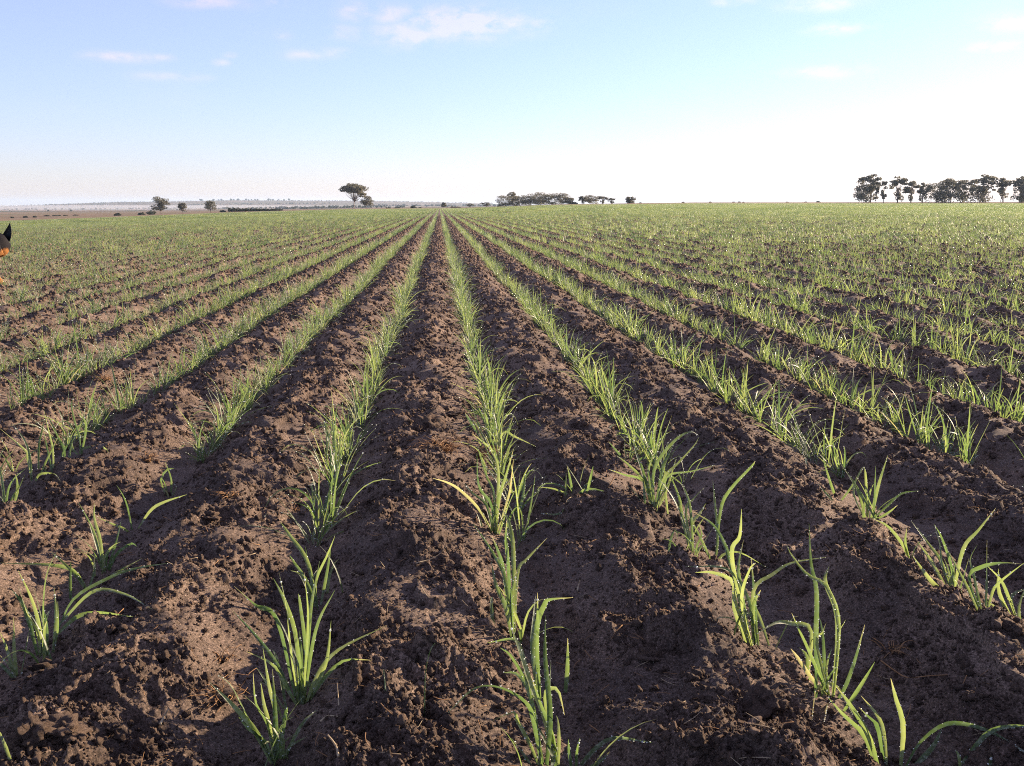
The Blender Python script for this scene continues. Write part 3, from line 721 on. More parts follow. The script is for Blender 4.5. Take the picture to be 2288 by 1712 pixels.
# ------------------------------------------------------------------ soil crumbs, grit and straw litter
def lump(seed, sub, rough_):
    V, F = ico(sub); rg = random.Random(seed); ax = [rg.uniform(.65, 1.2) for _ in range(3)]; o = rg.uniform(0, 50); out = []
    P = np.array([[v.x, v.y, v.z] for v in V])
    n = noise(P[:, 0] * 1.3 + o, P[:, 1] * 1.3 + P[:, 2] * 1.7, seed) + .6 * noise(P[:, 0] * 3 + P[:, 2] * 2.3, P[:, 1] * 3 + o, seed + 1) + .35 * noise(P[:, 0] * 7 - P[:, 2] * 5, P[:, 1] * 7 + P[:, 2] * 4 + o, seed + 2) + (.22 * noise(P[:, 0] * 15 + P[:, 2] * 11, P[:, 1] * 15 - P[:, 2] * 9, seed + 3) if sub > 2 else 0)
    for v, q in zip(V, n): 
        w_ = v * (1 + rough_ * float(q)); out.append(Vector((w_.x * ax[0], w_.y * ax[1], w_.z * ax[2] * .8)))
    return mesh_of('lump', out, F, M_CLOD, sub > 2)
crumb_v = [lump(40 + i, 2, .8) for i in range(10)]
for m_ in crumb_v: m_.polygons.foreach_set('use_smooth', [True] * len(m_.polygons))
def crumbs():
    n = 900000
    u = rng.random(n); R_ = .66 * (55 / .66) ** (u ** 1.12); A_ = rng.uniform(R2D(-48), R2D(58), n)
    x = R_ * np.sin(A_); y = R_ * np.cos(A_)
    s = np.abs(np.sin(np.pi * (x - ROW_0) / ROW_S)); m = crumb_mask(x, y, s)
    cl = sstep(-.1, .45, noise(x * 30, y * 26, 71))
    ok = (((A_ > R2D(-27)) & (A_ < R2D(35))) | (R_ < 7)) & (rng.random(n) < (.18 + .82 * m * (.3 + .7 * cl)) * (.45 + .55 * s)); x, y, R_, m = x[ok], y[ok], R_[ok], m[ok]
    n = len(x); lo = np.where(R_ < 10, np.maximum(.0009, .0008 * R_), .008 + .00035 * (R_ - 10))
    size = np.minimum(lo * (1 - rng.random(n)) ** (-1 / 2.6), .0042 + .0014 * np.minimum(R_, 14))
    z = ground(x, y) + size * .12
    scatter('soil_crumbs', np.stack([x, y, z], 1), rng.integers(0, 10, n), rng.uniform(0, 6.28, (n, 3)), size, crumb_v,
            'loose brown crumbs of soil strewn over the ridges of the field', 'soil crumbs')
    print('crumbs', n)
crumbs()
def tube(P, r0, r1, sides=5):
    V = []; F = []; n = len(P) - 1
    for i, p in enumerate(P):
        T = (P[min(i + 1, n)] - P[max(i - 1, 0)]).normalized(); a = T.orthogonal().normalized(); b = T.cross(a); rr_ = r0 + (r1 - r0) * i / n
        for j in range(sides):
            t = 6.28318 * j / sides; V.append(p + a * math.cos(t) * rr_ + b * math.sin(t) * rr_)
        if i:
            for j in range(sides):
                k = (j + 1) % sides; o = (i - 1) * sides; F.append((o + j, o + k, o + sides + k, o + sides + j))
    F.append(tuple(range(sides))[::-1]); F.append(tuple(range(n * sides, n * sides + sides)))
    return V, F
def litter():
    vs = []
    for i in range(8):
        rnd = random.Random(80 + i); L = 1.0; P = []
        b = rnd.uniform(-.5, .5); b2 = rnd.uniform(-.4, .4)
        for j in range(5):
            t = j / 4; P.append(Vector((t - .5, b * t * (1 - t), b2 * t * (1 - t) * .6 + .05)))
        V, F = tube(P, .022, .010, 4); vs.append(mesh_of('fibre', V, F, M_STRAW if i < 3 else M_ROOT))
    n = 3200; R_ = .75 * (10 / .75) ** rng.random(n); A_ = rng.uniform(R2D(-27), R2D(35), n); x = R_ * np.sin(A_); y = R_ * np.cos(A_)
    s = np.abs(np.sin(np.pi * (x - ROW_0) / ROW_S)); ok = rng.random(n) < .3 + .7 * s; x, y = x[ok], y[ok]; n = len(x)
    z = ground(x, y) + .0015
    rot = np.stack([rng.normal(0, .25, n), rng.normal(0, .35, n), rng.uniform(0, 6.28, n)], 1)
    scatter('straw_litter', np.stack([x, y, z], 1), np.minimum(7, rng.integers(0, 12, n)), rot, rng.uniform(.006, .026, n), vs,
            'fine dry root fibres and straw bits scattered on the bare soil', 'straw litter')
litter()

# ------------------------------------------------------------------ single clods, root clumps, straws
clod_v = [lump(140 + i, 4, .6) for i in range(6)]
CLODS = [(110, 1500, 24, 'pale brown clod at the foot of the stout seedling on the left edge'),
 (80, 1650, 34, 'broad crumbling mound of brown clods in the bottom left corner'), (150, 1640, 24, 'smaller clod leaning on the mound in the bottom left corner'),
 (255, 1625, 9, 'little round clod right of the bottom left mound'), (345, 1572, 8, 'little yellowish clod below the pale straw at lower left'),
 (404, 1434, 9, 'smooth round pebble like clod left of the largest wheat tuft'), (458, 1408, 7, 'small knobbly clod left of the largest wheat tuft'),
 (325, 1672, 18, 'dark brown clod on the bottom edge, between mound and fan shaped seedling'),
 (470, 1150, 17, 'reddish clod with root hairs, left of the row left of the middle'), (445, 1128, 12, 'reddish clod touching the root haired one from behind'),
 (252, 1145, 15, 'brown clod behind the thin seedling near the left edge'), (275, 1340, 10, 'brown clod at the tip of the long arching left blade'),
 (815, 1602, 13, 'brown clod on the ridge left of the tall bottom edge seedling'), (1010, 1290, 17, 'ragged clod on the crest between the two middle rows'),
 (1030, 1265, 11, 'small clod behind the ragged one on the middle crest'), (925, 1230, 14, 'clod in front of the bent straw on the middle crest'),
 (900, 1430, 10, 'clod beside the slender weed stem'), (1445, 1470, 17, 'sunlit clod on the left shoulder of the big ridge at lower right'),
 (1460, 1450, 11, 'small clod perched behind the sunlit shoulder clod'), (1790, 1320, 15, 'upright clod between the tallest right seedling and the wide bladed one'),
 (1710, 1560, 30, 'big rounded lobe of damp soil at the lower right ridge end'), (1680, 1640, 22, 'sunlit crumbly clod on the bottom edge right of the middle'),
 (1560, 1660, 17, 'brown clod on the bottom edge below the big ridge'), (2030, 1290, 12, 'clod right of the crossing wheat blades'),
 (2270, 1420, 24, 'dark clod cut by the right edge of the picture'), (2180, 1560, 17, 'sunlit clod above the arching bottom right blade'),
 (960, 950, 30, 'round crumbly clod with a dark hollow on the middle crest'), (1010, 930, 24, 'crumbly clod right of the dark hollow on the middle crest'),
 (930, 965, 20, 'clod left of the dark hollow on the middle crest'), (1290, 985, 17, 'brown clod on the crest right of the middle row'),
 (1255, 965, 12, 'small clod beside the crest clod right of the middle row'), (1640, 985, 14, 'clod on the crest between second and third right rows'),
 (150, 880, 26, 'rough reddish clod on the far left ridge beside pale seedlings'), (620, 1000, 17, 'clod in the shade left of the row left of the middle'),
 (720, 830, 20, 'dark clod between the two rows left of the middle'), (690, 850, 14, 'small clod next to the dark one left of the middle')]
for n_, (px, py, mm, lab) in enumerate(CLODS):
    p = at(px, py + 4); s = mm * .00062 * (1 + .3 * (p.y > 1.9))
    o = link('soil_clod', clod_v[n_ % 6], None, (p.x, p.y, gz(p.x, p.y) + s * .25), (rng.uniform(-.4, .4), rng.uniform(-.4, .4), rng.uniform(0, 6.28)), (s, s, s * .85))
    tag(o, lab, 'soil clod', 'clods lying on the soil')
def fibre_path(c, az, L, up, droop, rnd, n=6):
    P = []
    for i in range(n + 1):
        t = i / n; x = c.x + math.cos(az + droop * t * .6) * L * t * .85; y = c.y + math.sin(az + droop * t * .6) * L * t * .85
        P.append(Vector((x, y, c.z + L * up * t * (1 - .75 * t) + rnd.gauss(0, L * .02))))
    return P
ROOTS = [(331, 1030, .035, 34, 'orange brown tuft of dry roots lying on the ridge at left'), (507, 1110, .03, 26, 'tuft of curled dry root hairs on the ridge near the small twisted seedling'),
 (662, 1150, .034, 34, 'brown tangle of dry roots beside the row left of the middle'), (985, 1010, .07, 80, 'large upturned root ball with long brown roots on the middle crest'),
 (1070, 1020, .05, 40, 'rust coloured bundle of dry roots reaching right from the upturned root ball'), (500, 1475, .022, 18, 'small pinkish dry root tuft at lower left'),
 (500, 1560, .04, 30, 'brown matted roots left of the fan shaped bottom seedling'), (235, 850, .05, 34, 'rusty root tuft among the far left seedlings'),
 (1880, 735, .06, 40, 'rusty orange root tuft between seedlings at right'), (1985, 1460, .03, 20, 'brown root strands on the shaded ridge at lower right')]
for px, py, L, n, lab in ROOTS:
    c = at(px, py); c.z = gz(c.x, c.y) + .001; rnd = random.Random(px)
    root = link('root_clump', None, None, c); tag(root, lab, 'dry roots', 'dry root clumps on the soil')
    mb = MB(); side = 'reaching right' in lab
    for i in range(n):
        az = rnd.gauss(-.35, .25) if side else rnd.uniform(0, 6.28)
        P = fibre_path(Vector((rnd.gauss(0, L * .15), rnd.gauss(0, L * .15), 0)), az, L * rnd.uniform(.5, 1.15), rnd.uniform(.2, 1.4), rnd.uniform(-2, 2), rnd)
        V, F = tube(P, .0007, .0002, 4); mb.add(V, F)
    o = link('root_fibres', mb.mesh('root_fibres', M_ROOT), root); o['kind'] = 'stuff'
    me = lump(px, 3, .4); link('root_crown', me, root, (0, 0, L * .05), (0, 0, 0), (L * .28, L * .28, L * .16))
def straw(px, py, pts, r_, lab, m=M_STRAW, name='dry_straw', cat='straw'):
    """pts: offsets in photo pixels from the first point, turned to places at that distance"""
    c = at(px, py); d = (c - CAMP).dot(FWD); P = []
    for dx, dy in pts:
        q = CAMP + ray(px + dx, py + dy) * d; g = gz(q.x, q.y) + r_
        dd = d; k = 0
        while q.z < g and k < 20:
            dd *= .99; q = CAMP + ray(px + dx, py + dy) * dd; g = gz(q.x, q.y) + r_; k += 1
        P.append(q - c)
    V, F = tube(cat_rom(P, 10), r_, r_ * .5, 6); o = link(name, mesh_of(name, V, F, m), None, c); tag(o, lab, cat, None)
straw(358, 1618, [(0, 0), (8, -16), (18, -34)], .0013, 'short pale straw standing in the soil at lower left')
straw(930, 1258, [(0, 0), (30, -8), (52, -20), (68, -38)], .0007, 'thin bent tan straw lying on the middle crest')
straw(716, 1612, [(0, 0), (14, -12), (34, -12), (50, -6)], .0009, 'pinkish straw bowed in an arch beside the fan shaped bottom seedling')
straw(756, 1690, [(0, 0), (-4, -20), (-14, -36), (-24, -48)], .0012, 'yellow dry seed stalk bent left at the bottom edge', M_STRAW, 'seed_stalk', 'seed stalk')
straw(948, 1602, [(0, 0), (1, -60), (4, -110), (14, -150), (24, -165)], .0006, 'slender pale green weed stem standing on the middle crest', M_LEAF, 'weed_stem', 'weed')
straw(861, 1542, [(0, 0), (-2, -25), (-4, -46)], .0008, 'short pale sprout left of the slender weed stem', M_LEAF, 'sprout', 'sprout')
straw(757, 1576, [(0, 0), (-2, -28), (-4, -50)], .0006, 'thin dry sprout right of the fan shaped bottom seedling', M_STRAW, 'sprout', 'sprout')
straw(1968, 1476, [(0, 0), (30, 22), (60, 38), (110, 34), (150, 32)], .0008, 'thin root strand running along the shaded ridge at lower right', M_ROOT, 'root_strand', 'root')
straw(2010, 575, [(0, 0), (6, 4)], .004, 'tiny pale straw chip among the far seedlings at right')
straw(1360, 1088, [(0, 0), (14, -26), (18, -44)], .001, 'short rust tipped straw beside the second row right of the middle', M_ROOT)
straw(1290, 1320, [(0, 0), (3, -14), (6, -24)], .0009, 'stub of straw poking from the ridge right of the middle row')

# ------------------------------------------------------------------ trees and bushes
def card(mb, c, s, rnd):
    n = Vector((rnd.gauss(0, 1), rnd.gauss(0, 1), rnd.gauss(0, 1) + .5)).normalized(); a = n.orthogonal().normalized()
    a = Matrix.Rotation(rnd.uniform(0, 6.28), 3, n) @ a; b = n.cross(a)
    mb.add([c + a * s, c + b * s * .6, c - a * s, c - b * s * .6], [(0, 1, 2, 3)])
def d2w(xd, R_):
    """display column -> azimuth"""
    return YAW + math.atan((xd - 1106) / 2205.0)
def make_tree(xd, ybase, ytop, wd, style, R_, label, group, seed, name='tree', cat='tree', dense=1.0):
    wd = wd * .92
    rnd = random.Random(seed); az = d2w(xd, R_); x = R_ * math.sin(az); y = R_ * math.cos(az)
    dep_ = R_ * math.cos(az - YAW) * cp; Hh = (ybase - ytop) / 2171.0 * dep_; W = wd / 2171.0 * dep_
    z = float(base_h(np.array([x]), np.array([y]))[0])
    root = link(name, None, None, (x, y, z - .1)); tag(root, label, cat, group)
    pads = []
    if style == 'umbrella':
        for i in range(26):
            a = i * 2.4 + rnd.uniform(-.3, .3); q = math.sqrt((i + .5) / 26) * .42; pads.append((Vector((math.cos(a) * q * W, math.sin(a) * q * W, Hh * (.93 - .9 * q * q))), W * rnd.uniform(.1, .17), Hh * rnd.uniform(.05, .09)))
        for i in range(12):
            a = i * 2.4; q = rnd.uniform(.1, .34); pads.append((Vector((math.cos(a) * q * W, math.sin(a) * q * W, Hh * rnd.uniform(.68, .8))), W * .11, Hh * .05))
        pads.append((Vector((-.43 * W, 0, Hh * .73)), W * .09, Hh * .03))
        for i in range(5):
            a = rnd.uniform(-1, 1); pads.append((Vector((math.cos(a) * .36 * W, math.sin(a) * .3 * W, Hh * rnd.uniform(.52, .72))), W * .11, Hh * .035))
    elif style == 'round':
        for i in range(32):
            a = rnd.uniform(0, 6.28); q = math.sqrt(rnd.random()); zz = rnd.uniform(.3, .95); lim = math.sqrt(max(.05, 1 - ((zz - .52) / .5) ** 2)) * .42
            pads.append((Vector((math.cos(a) * q * lim * W, math.sin(a) * q * lim * W, Hh * zz)), W * rnd.uniform(.1, .19), Hh * rnd.uniform(.06, .1)))
    elif style == 'gum':
        for i in range(24):
            a = rnd.uniform(0, 6.28); q = math.sqrt(rnd.random()) * .45; zz = rnd.choice((.95, .9, .85, .72, .6, .8)) - q * q * .7 + rnd.uniform(-.05, .03)
            pads.append((Vector((math.cos(a) * q * W, math.sin(a) * q * W, Hh * zz)), W * rnd.uniform(.08, .15), Hh * rnd.uniform(.02, .045)))
        for i in range(int(6 * dense)):
            a = rnd.uniform(0, 6.28); q = rnd.random() * .22; pads.append((Vector((math.cos(a) * q * W, math.sin(a) * q * W, Hh * rnd.uniform(.15, .55))), W * .09, Hh * .09))
    elif style == 'slim':
        for i in range(10):
            a = rnd.uniform(0, 6.28); zz = rnd.uniform(.2, .96); pads.append((Vector((math.cos(a) * .25 * W, math.sin(a) * .25 * W, Hh * zz)), W * rnd.uniform(.14, .26), Hh * .05))
    elif style == 'dense':
        W *= 1.3
        for i in range(46):
            a = rnd.uniform(0, 6.28); q = math.sqrt(rnd.random()); zz = rnd.uniform(.08, .93); lim = (.46 if zz < .6 else .46 * math.sqrt(max(.03, 1 - ((zz - .6) / .4) ** 2)))
            pads.append((Vector((math.cos(a) * q * lim * W, math.sin(a) * q * lim * W, Hh * zz)), W * rnd.uniform(.1, .17), Hh * rnd.uniform(.06, .12)))
    else:
        for i in range(12):
            a = rnd.uniform(0, 6.28); q = math.sqrt(rnd.random()) * .4; zz = rnd.uniform(.1, .85 - q)
            pads.append((Vector((math.cos(a) * q * W, math.sin(a) * q * W, Hh * zz)), W * .16, Hh * .16))
    mb = MB(); cs = max(.18, Hh * .036)
    for c, rh, rv in pads:
        k = int({'dense': 74, 'bush': 130, 'gum': 60, 'slim': 70}.get(style, 85))
        for i in range(k):
            v = Vector((rnd.gauss(0, 1), rnd.gauss(0, 1), rnd.gauss(0, 1))).normalized() * rnd.uniform(.3, 1.0) ** .5
            card(mb, c + Vector((v.x * rh * 1.3, v.y * rh * 1.3, v.z * rv * 1.5)), cs * rnd.uniform(.5, 1.3), rnd)
    link('crown' if name == 'tree' else 'foliage', mb.mesh('crown', M_FOLI if name == 'tree' else M_BUSH, False), root)
    tb = MB(); tr = Hh * .022 if style != 'bush' else Hh * .03
    fork = Hh * {'umbrella': .34, 'round': .22, 'gum': .4, 'slim': .5, 'dense': .3}.get(style, .15)
    T = [Vector((0, 0, -.2)), Vector((rnd.gauss(0, .01) * Hh, 0, fork * .5)), Vector((rnd.gauss(0, .015) * Hh, 0, fork))]
    V, F = tube(cat_rom(T, 5), tr, tr * .75, 7); tb.add(V, F)
    for c, rh, rv in pads:
        if rnd.random() < .3 and style != 'umbrella': continue
        mid = T[2].lerp(c, .5) + Vector((0, 0, -.06 * Hh if style == 'umbrella' else .02 * Hh))
        s0 = T[2] if rnd.random() < .6 else T[1].lerp(T[2], .6)
        V, F = tube(cat_rom([s0, mid, c], 5), tr * .42, tr * .08, 5); tb.add(V, F)
    if style == 'gum':
        for s_ in range(2):
            b0 = Vector((rnd.gauss(0, .06) * W, rnd.gauss(0, .06) * W, -.2)); V, F = tube(cat_rom([b0, b0 * .8 + Vector((0, 0, .35 * Hh)), Vector((b0.x * 4, b0.y * 4, .75 * Hh))], 5), tr * .6, tr * .3, 5); tb.add(V, F)
    link('trunk' if name == 'tree' else 'stem', tb.mesh('trunk', M_BARK), root)
TREES = [
 (347, 461, 424, 46, 'round', 470, 'large round crowned tree, biggest of those at far left beyond the green field', 'trees beyond the left field edge'),
 (393, 461, 438, 22, 'round', 470, 'small open crowned tree right of the big round tree at far left', 'trees beyond the left field edge'),
 (454, 460.5, 435.5, 30, 'round', 465, 'dome crowned tree between the small tree and the dark hedge at left', 'trees beyond the left field edge'),
 (765, 453, 399.5, 60, 'umbrella', 445, 'lone tall umbrella crowned tree with forked pale trunk, left of the field middle', None),
 (791, 453, 425, 33, 'round', 460, 'lower rounded tree close to the right of the lone umbrella tree', None),
 (958, 448.5, 437, 13, 'round', 600, 'small tree with bare stem on the skyline left of the middle grove', 'trees along the middle skyline'),
 (1015, 447, 438, 17, 'gum', 600, 'thin flat topped tree between the small skyline tree and the middle grove', 'trees along the middle skyline'),
 (1050, 446, 435, 26, 'gum', 560, 'wide flat topped open tree just left of the middle grove', 'trees along the middle skyline'),
 (1092, 444, 421, 34, 'dense', 445, 'leftmost bushy tree of the middle grove', 'middle grove of trees'),
 (1108, 444, 412.5, 30, 'gum', 455, 'tall flat topped tree rising above the left end of the middle grove', 'middle grove of trees'),
 (1122, 444, 423, 34, 'dense', 450, 'dense tree below the tall flat top in the middle grove', 'middle grove of trees'),
 (1146, 443.5, 419, 34, 'dense', 445, 'dense tree in the centre left of the middle grove', 'middle grove of trees'),
 (1166, 443.5, 416.5, 34, 'dense', 450, 'dense tree with tufts sticking out on top in the centre of the middle grove', 'middle grove of trees'),
 (1186, 443, 420, 32, 'dense', 445, 'dense tree right of the centre of the middle grove', 'middle grove of trees'),
 (1210, 443, 419, 38, 'dense', 445, 'broad round tree near the right end of the middle grove', 'middle grove of trees'),
 (1228, 442.5, 428, 22, 'dense', 445, 'low sloping tree closing the right end of the middle grove', 'middle grove of trees'),
 (1258, 442, 424, 18, 'gum', 445, 'airy little tree at the left of the pair right of the middle grove', 'trees right of the middle grove'),
 (1274, 442, 424, 32, 'dense', 450, 'darkest fullest tree of the pair right of the middle grove', 'trees right of the middle grove'),
 (1302, 441.5, 424, 28, 'gum', 445, 'open crowned tree right of the dark full one', 'trees right of the middle grove'),
 (1322, 441.5, 429, 20, 'gum', 445, 'low see-through tree at the right of the open crowned tree', 'trees right of the middle grove'),
 (1362, 440.3, 426, 17, 'dense', 445, 'small solitary tree on the bare skyline between the groves', None),
 (1880, 437.5, 375, 58, 'gum', 430, 'tall spreading tree at the left end of the right hand grove', 'tall trees of the right hand grove'),
 (1866, 437.5, 398, 34, 'dense', 428, 'bushy leafy tree under the left end of the tall spreading tree', 'tall trees of the right hand grove'),
 (1892, 437.5, 402, 14, 'slim', 426, 'slim leafy trunk under the right side of the tall spreading tree', 'tall trees of the right hand grove'),
 (1908, 437.5, 392, 16, 'slim', 426, 'slim ivy like tree standing in the gap right of the tall spreading tree', 'tall trees of the right hand grove'),
 (1939, 437.5, 382, 48, 'gum', 430, 'round headed tree after the gap in the right hand grove', 'tall trees of the right hand grove'),
 (1967, 437.5, 388, 36, 'gum', 430, 'narrow headed tree right of the round headed one', 'tall trees of the right hand grove'),
 (1992, 437.5, 393, 34, 'gum', 428, 'lower open tree sloping to the dip of the right hand grove', 'tall trees of the right hand grove'),
 (2022, 437.5, 396, 44, 'dense', 430, 'low dense tree in the dip of the right hand grove', 'tall trees of the right hand grove'),
 (2052, 437.3, 387, 50, 'dense', 430, 'dense dark broad tree right of the dip', 'tall trees of the right hand grove'),
 (2082, 437.2, 386, 44, 'gum', 432, 'flat topped tree between the dense dark one and the highest one', 'tall trees of the right hand grove'),
 (2122, 437, 375.5, 60, 'gum', 430, 'highest double topped tree in the right part of the right hand grove', 'tall trees of the right hand grove'),
 (2112, 437, 400, 50, 'dense', 428, 'dense underwood tree beneath the highest tree', 'tall trees of the right hand grove'),
 (2165, 437, 383, 46, 'gum', 430, 'tree with a pale gap below its crown, second from the right edge', 'tall trees of the right hand grove'),
 (2205, 437, 382, 40, 'gum', 430, 'tree cut by the right edge of the picture', 'tall trees of the right hand grove'),
 (2205, 437, 398, 34, 'dense', 427, 'dark bushy tree filling the right edge under the cut tree', 'tall trees of the right hand grove'),
 (2245, 437, 384, 50, 'gum', 430, 'tree just outside the right edge, its crown touching the cut tree', 'tall trees of the right hand grove'),
]
for i, t in enumerate(TREES): make_tree(*t, seed=900 + i)
BUSHES = [(252, 464, 456, 16, 500, 'dark rounded bush standing alone at far left'), (304, 463, 456, 15, 490, 'low bush left of the big round tree'),
 (325, 462, 451, 24, 480, 'bush under the left side of the big round tree'), (481, 460, 453.5, 14, 470, 'rounded bush at the left end of the dark hedge'),
 (24, 470, 465, 8, 560, 'tiny bush at the far left margin'), (52, 470, 464.5, 10, 560, 'small dark bush, left one of the low pair near the left edge'), (72, 470, 464, 14, 560, 'wider dark bush of the low pair near the left edge'),
 (100, 467, 463, 14, 620, 'left piece of the broken line of scrub'), (120, 467, 463, 18, 620, 'middle piece of the broken line of scrub'), (140, 467, 463.4, 12, 620, 'thin piece of the broken line of scrub'), (160, 466.6, 463, 14, 620, 'right piece of the broken line of scrub'),
 (840, 452, 448.5, 12, 520, 'low bush a little right of the lone umbrella tree'), (858, 452, 448, 18, 520, 'long low bush right of the lone umbrella tree'), (894, 451.5, 444.5, 18, 520, 'dark dome shaped bush left of where the rows meet'), (908, 451.5, 448.5, 10, 520, 'tiny bush touching the dark dome shaped one'),
 (978, 449, 443, 10, 560, 'round bush on the skyline right of the small stemmed tree'), (990, 449, 445, 14, 580, 'low bush before the flat topped skyline trees'), (1078, 445, 441, 10, 470, 'low bush at the foot of the middle grove'),
 (1242, 442.5, 437, 14, 445, 'bush filling the gap right of the middle grove'), (1384, 439.6, 437.5, 8, 445, 'tiny bush right of the solitary skyline tree'), (1476, 439, 436.4, 6, 445, 'tiny dark bush on the bare skyline, first right of the solitary tree'),
 (1534, 438.5, 436, 6, 445, 'tiny dark bush on the bare skyline, second right of the solitary tree'), (1584, 438.4, 435.8, 5, 445, 'left one of three tiny bushes together on the skyline'), (1597, 438.4, 435.6, 5, 445, 'middle one of three tiny bushes together on the skyline'), (1606, 438.4, 435.8, 4, 445, 'right one of three tiny bushes together on the skyline'),
 (1768, 437.8, 434.8, 12, 445, 'low bush on the skyline left of the right hand grove'), (1740, 437.8, 435.6, 7, 445, 'tiny bush left of the low skyline bush'), (1700, 437.8, 435.8, 7, 445, 'tiny bush midway along the bare right skyline')]
for i, b in enumerate(BUSHES):
    make_tree(b[0], b[1], b[2], b[3], 'bush', b[4], b[5], 'bushes along the field edge', 1200 + i, 'bush', 'bush')
def hedge():
    rnd = random.Random(5); mb = MB(); az0, az1 = d2w(492, 0), d2w(610, 0); x0 = 470 * math.sin(az0); y0 = 470 * math.cos(az0); z0 = float(base_h(np.array([x0]), np.array([y0]))[0])
    root = link('hedge', None, None, (x0, y0, z0)); tag(root, 'long low dark hedge stretching from the rounded bush toward the lone umbrella tree', 'hedge')
    for i in range(2600):
        t = rnd.random(); az = az0 + (az1 - az0) * t; R_ = 470 + rnd.gauss(0, .6); x = R_ * math.sin(az); y = R_ * math.cos(az)
        z = float(base_h(np.array([x]), np.array([y]))[0]) if i % 20 == 0 else z
        hh = 1.25 * (1 - .45 * t) * (1 + .25 * math.sin(t * 60) * math.sin(t * 23))
        card(mb, Vector((x - x0, y - y0, z - z0 + rnd.random() * hh)), rnd.uniform(.15, .4), rnd)
    link('foliage', mb.mesh('foliage', M_BUSH, False), root); 
    tb = MB()
    for i in range(24):
        az = az0 + (az1 - az0) * (i + .5) / 24; x = 470 * math.sin(az); y = 470 * math.cos(az); z = float(base_h(np.array([x]), np.array([y]))[0])
        V, F = tube([Vector((x - x0, y - y0, z - z0 - .2)), Vector((x - x0 + .1, y - y0, z - z0 + .5)), Vector((x - x0, y - y0, z - z0 + .9))], .06, .02, 5); tb.add(V, F)
    o = link('stems', tb.mesh('stems', M_BARK), root); o['kind'] = 'stuff'
hedge()
def far_woods():
    """scrub and tree belts on the distant slopes"""
    rg = np.random.default_rng(12); vs = []
    for i in range(4):
        rnd = random.Random(i); mb = MB()
        for j in range(70):
            v = Vector((rnd.gauss(0, 1), rnd.gauss(0, 1), rnd.gauss(0, 1))).normalized() * rnd.random() ** .4
            card(mb, Vector((v.x * .6, v.y * .6, .55 + v.z * .45)), rnd.uniform(.12, .26), rnd)
        vs.append(mb.mesh('far_tree', M_BUSH, False))
    pts = []; sc = []
    def belt(az0, az1, r0, r1, n, s0, s1):
        for i in range(n):
            a = R2D(rg.uniform(az0, az1)); q = rg.uniform(r0, r1); pts.append((q * math.sin(a), q * math.cos(a))); sc.append(rg.uniform(s0, s1))
    belt(-25, 3, 5350, 5560, 520, 2, 4.5); belt(-13, -8, 5450, 5520, 22, 7, 12); belt(-24, -16, 4700, 5000, 60, 2, 4); belt(-14, -6, 4300, 4500, 90, 3, 6)
    belt(-12, -3, 2400, 2500, 110, 3, 6); belt(-9, -2, 1700, 1760, 90, 2, 4.2); belt(-23, -14, 2900, 2960, 60, 3, 6); belt(-4, 5, 3000, 3200, 100, 4, 7); belt(-25, 4, 1600, 5200, 70, 2, 4)
    P = np.array(pts); x, y = P[:, 0], P[:, 1]; z = base_h(x, y) - .3; n = len(x)
    scatter('distant_woodland', np.stack([x, y, z], 1), rg.integers(0, 4, n), np.stack([0 * x, 0 * x, rg.uniform(0, 6.28, n)], 1), np.array(sc), vs,
            'far off scrub and tree belts on the hazy blue slopes across the valley', 'woodland')
far_woods()
def bird():
    d = ray(2108, 398); p = CAMP + d * 380; root = link('bird', None, None, p, (0, 0, .6)); tag(root, 'tiny dark bird flying above the dip in the right hand grove', 'bird')
    V, F = tube(cat_rom([Vector((-.3, 0, 0)), Vector((0, 0, .02)), Vector((.3, 0, .05))], 6), .07, .03, 6); link('body', mesh_of('body', V, F, M_BARK), root)
    for s in (-1, 1):
        V = [Vector((.12, 0, .03)), Vector((-.1, 0, .03)), Vector((-.16, s * .35, .14)), Vector((.08, s * .35, .15)), Vector((-.2, s * .75, .02))]
        V2_ = V + [v + Vector((0, 0, .015)) for v in V]
        link('wing', mesh_of('wing', V2_, [(0, 1, 2, 3), (3, 2, 4), (5, 8, 7, 6), (8, 9, 7), (0, 3, 8, 5), (3, 4, 9, 8), (4, 2, 7, 9), (2, 1, 6, 7), (1, 0, 5, 6)], M_BARK, False), root)
bird()

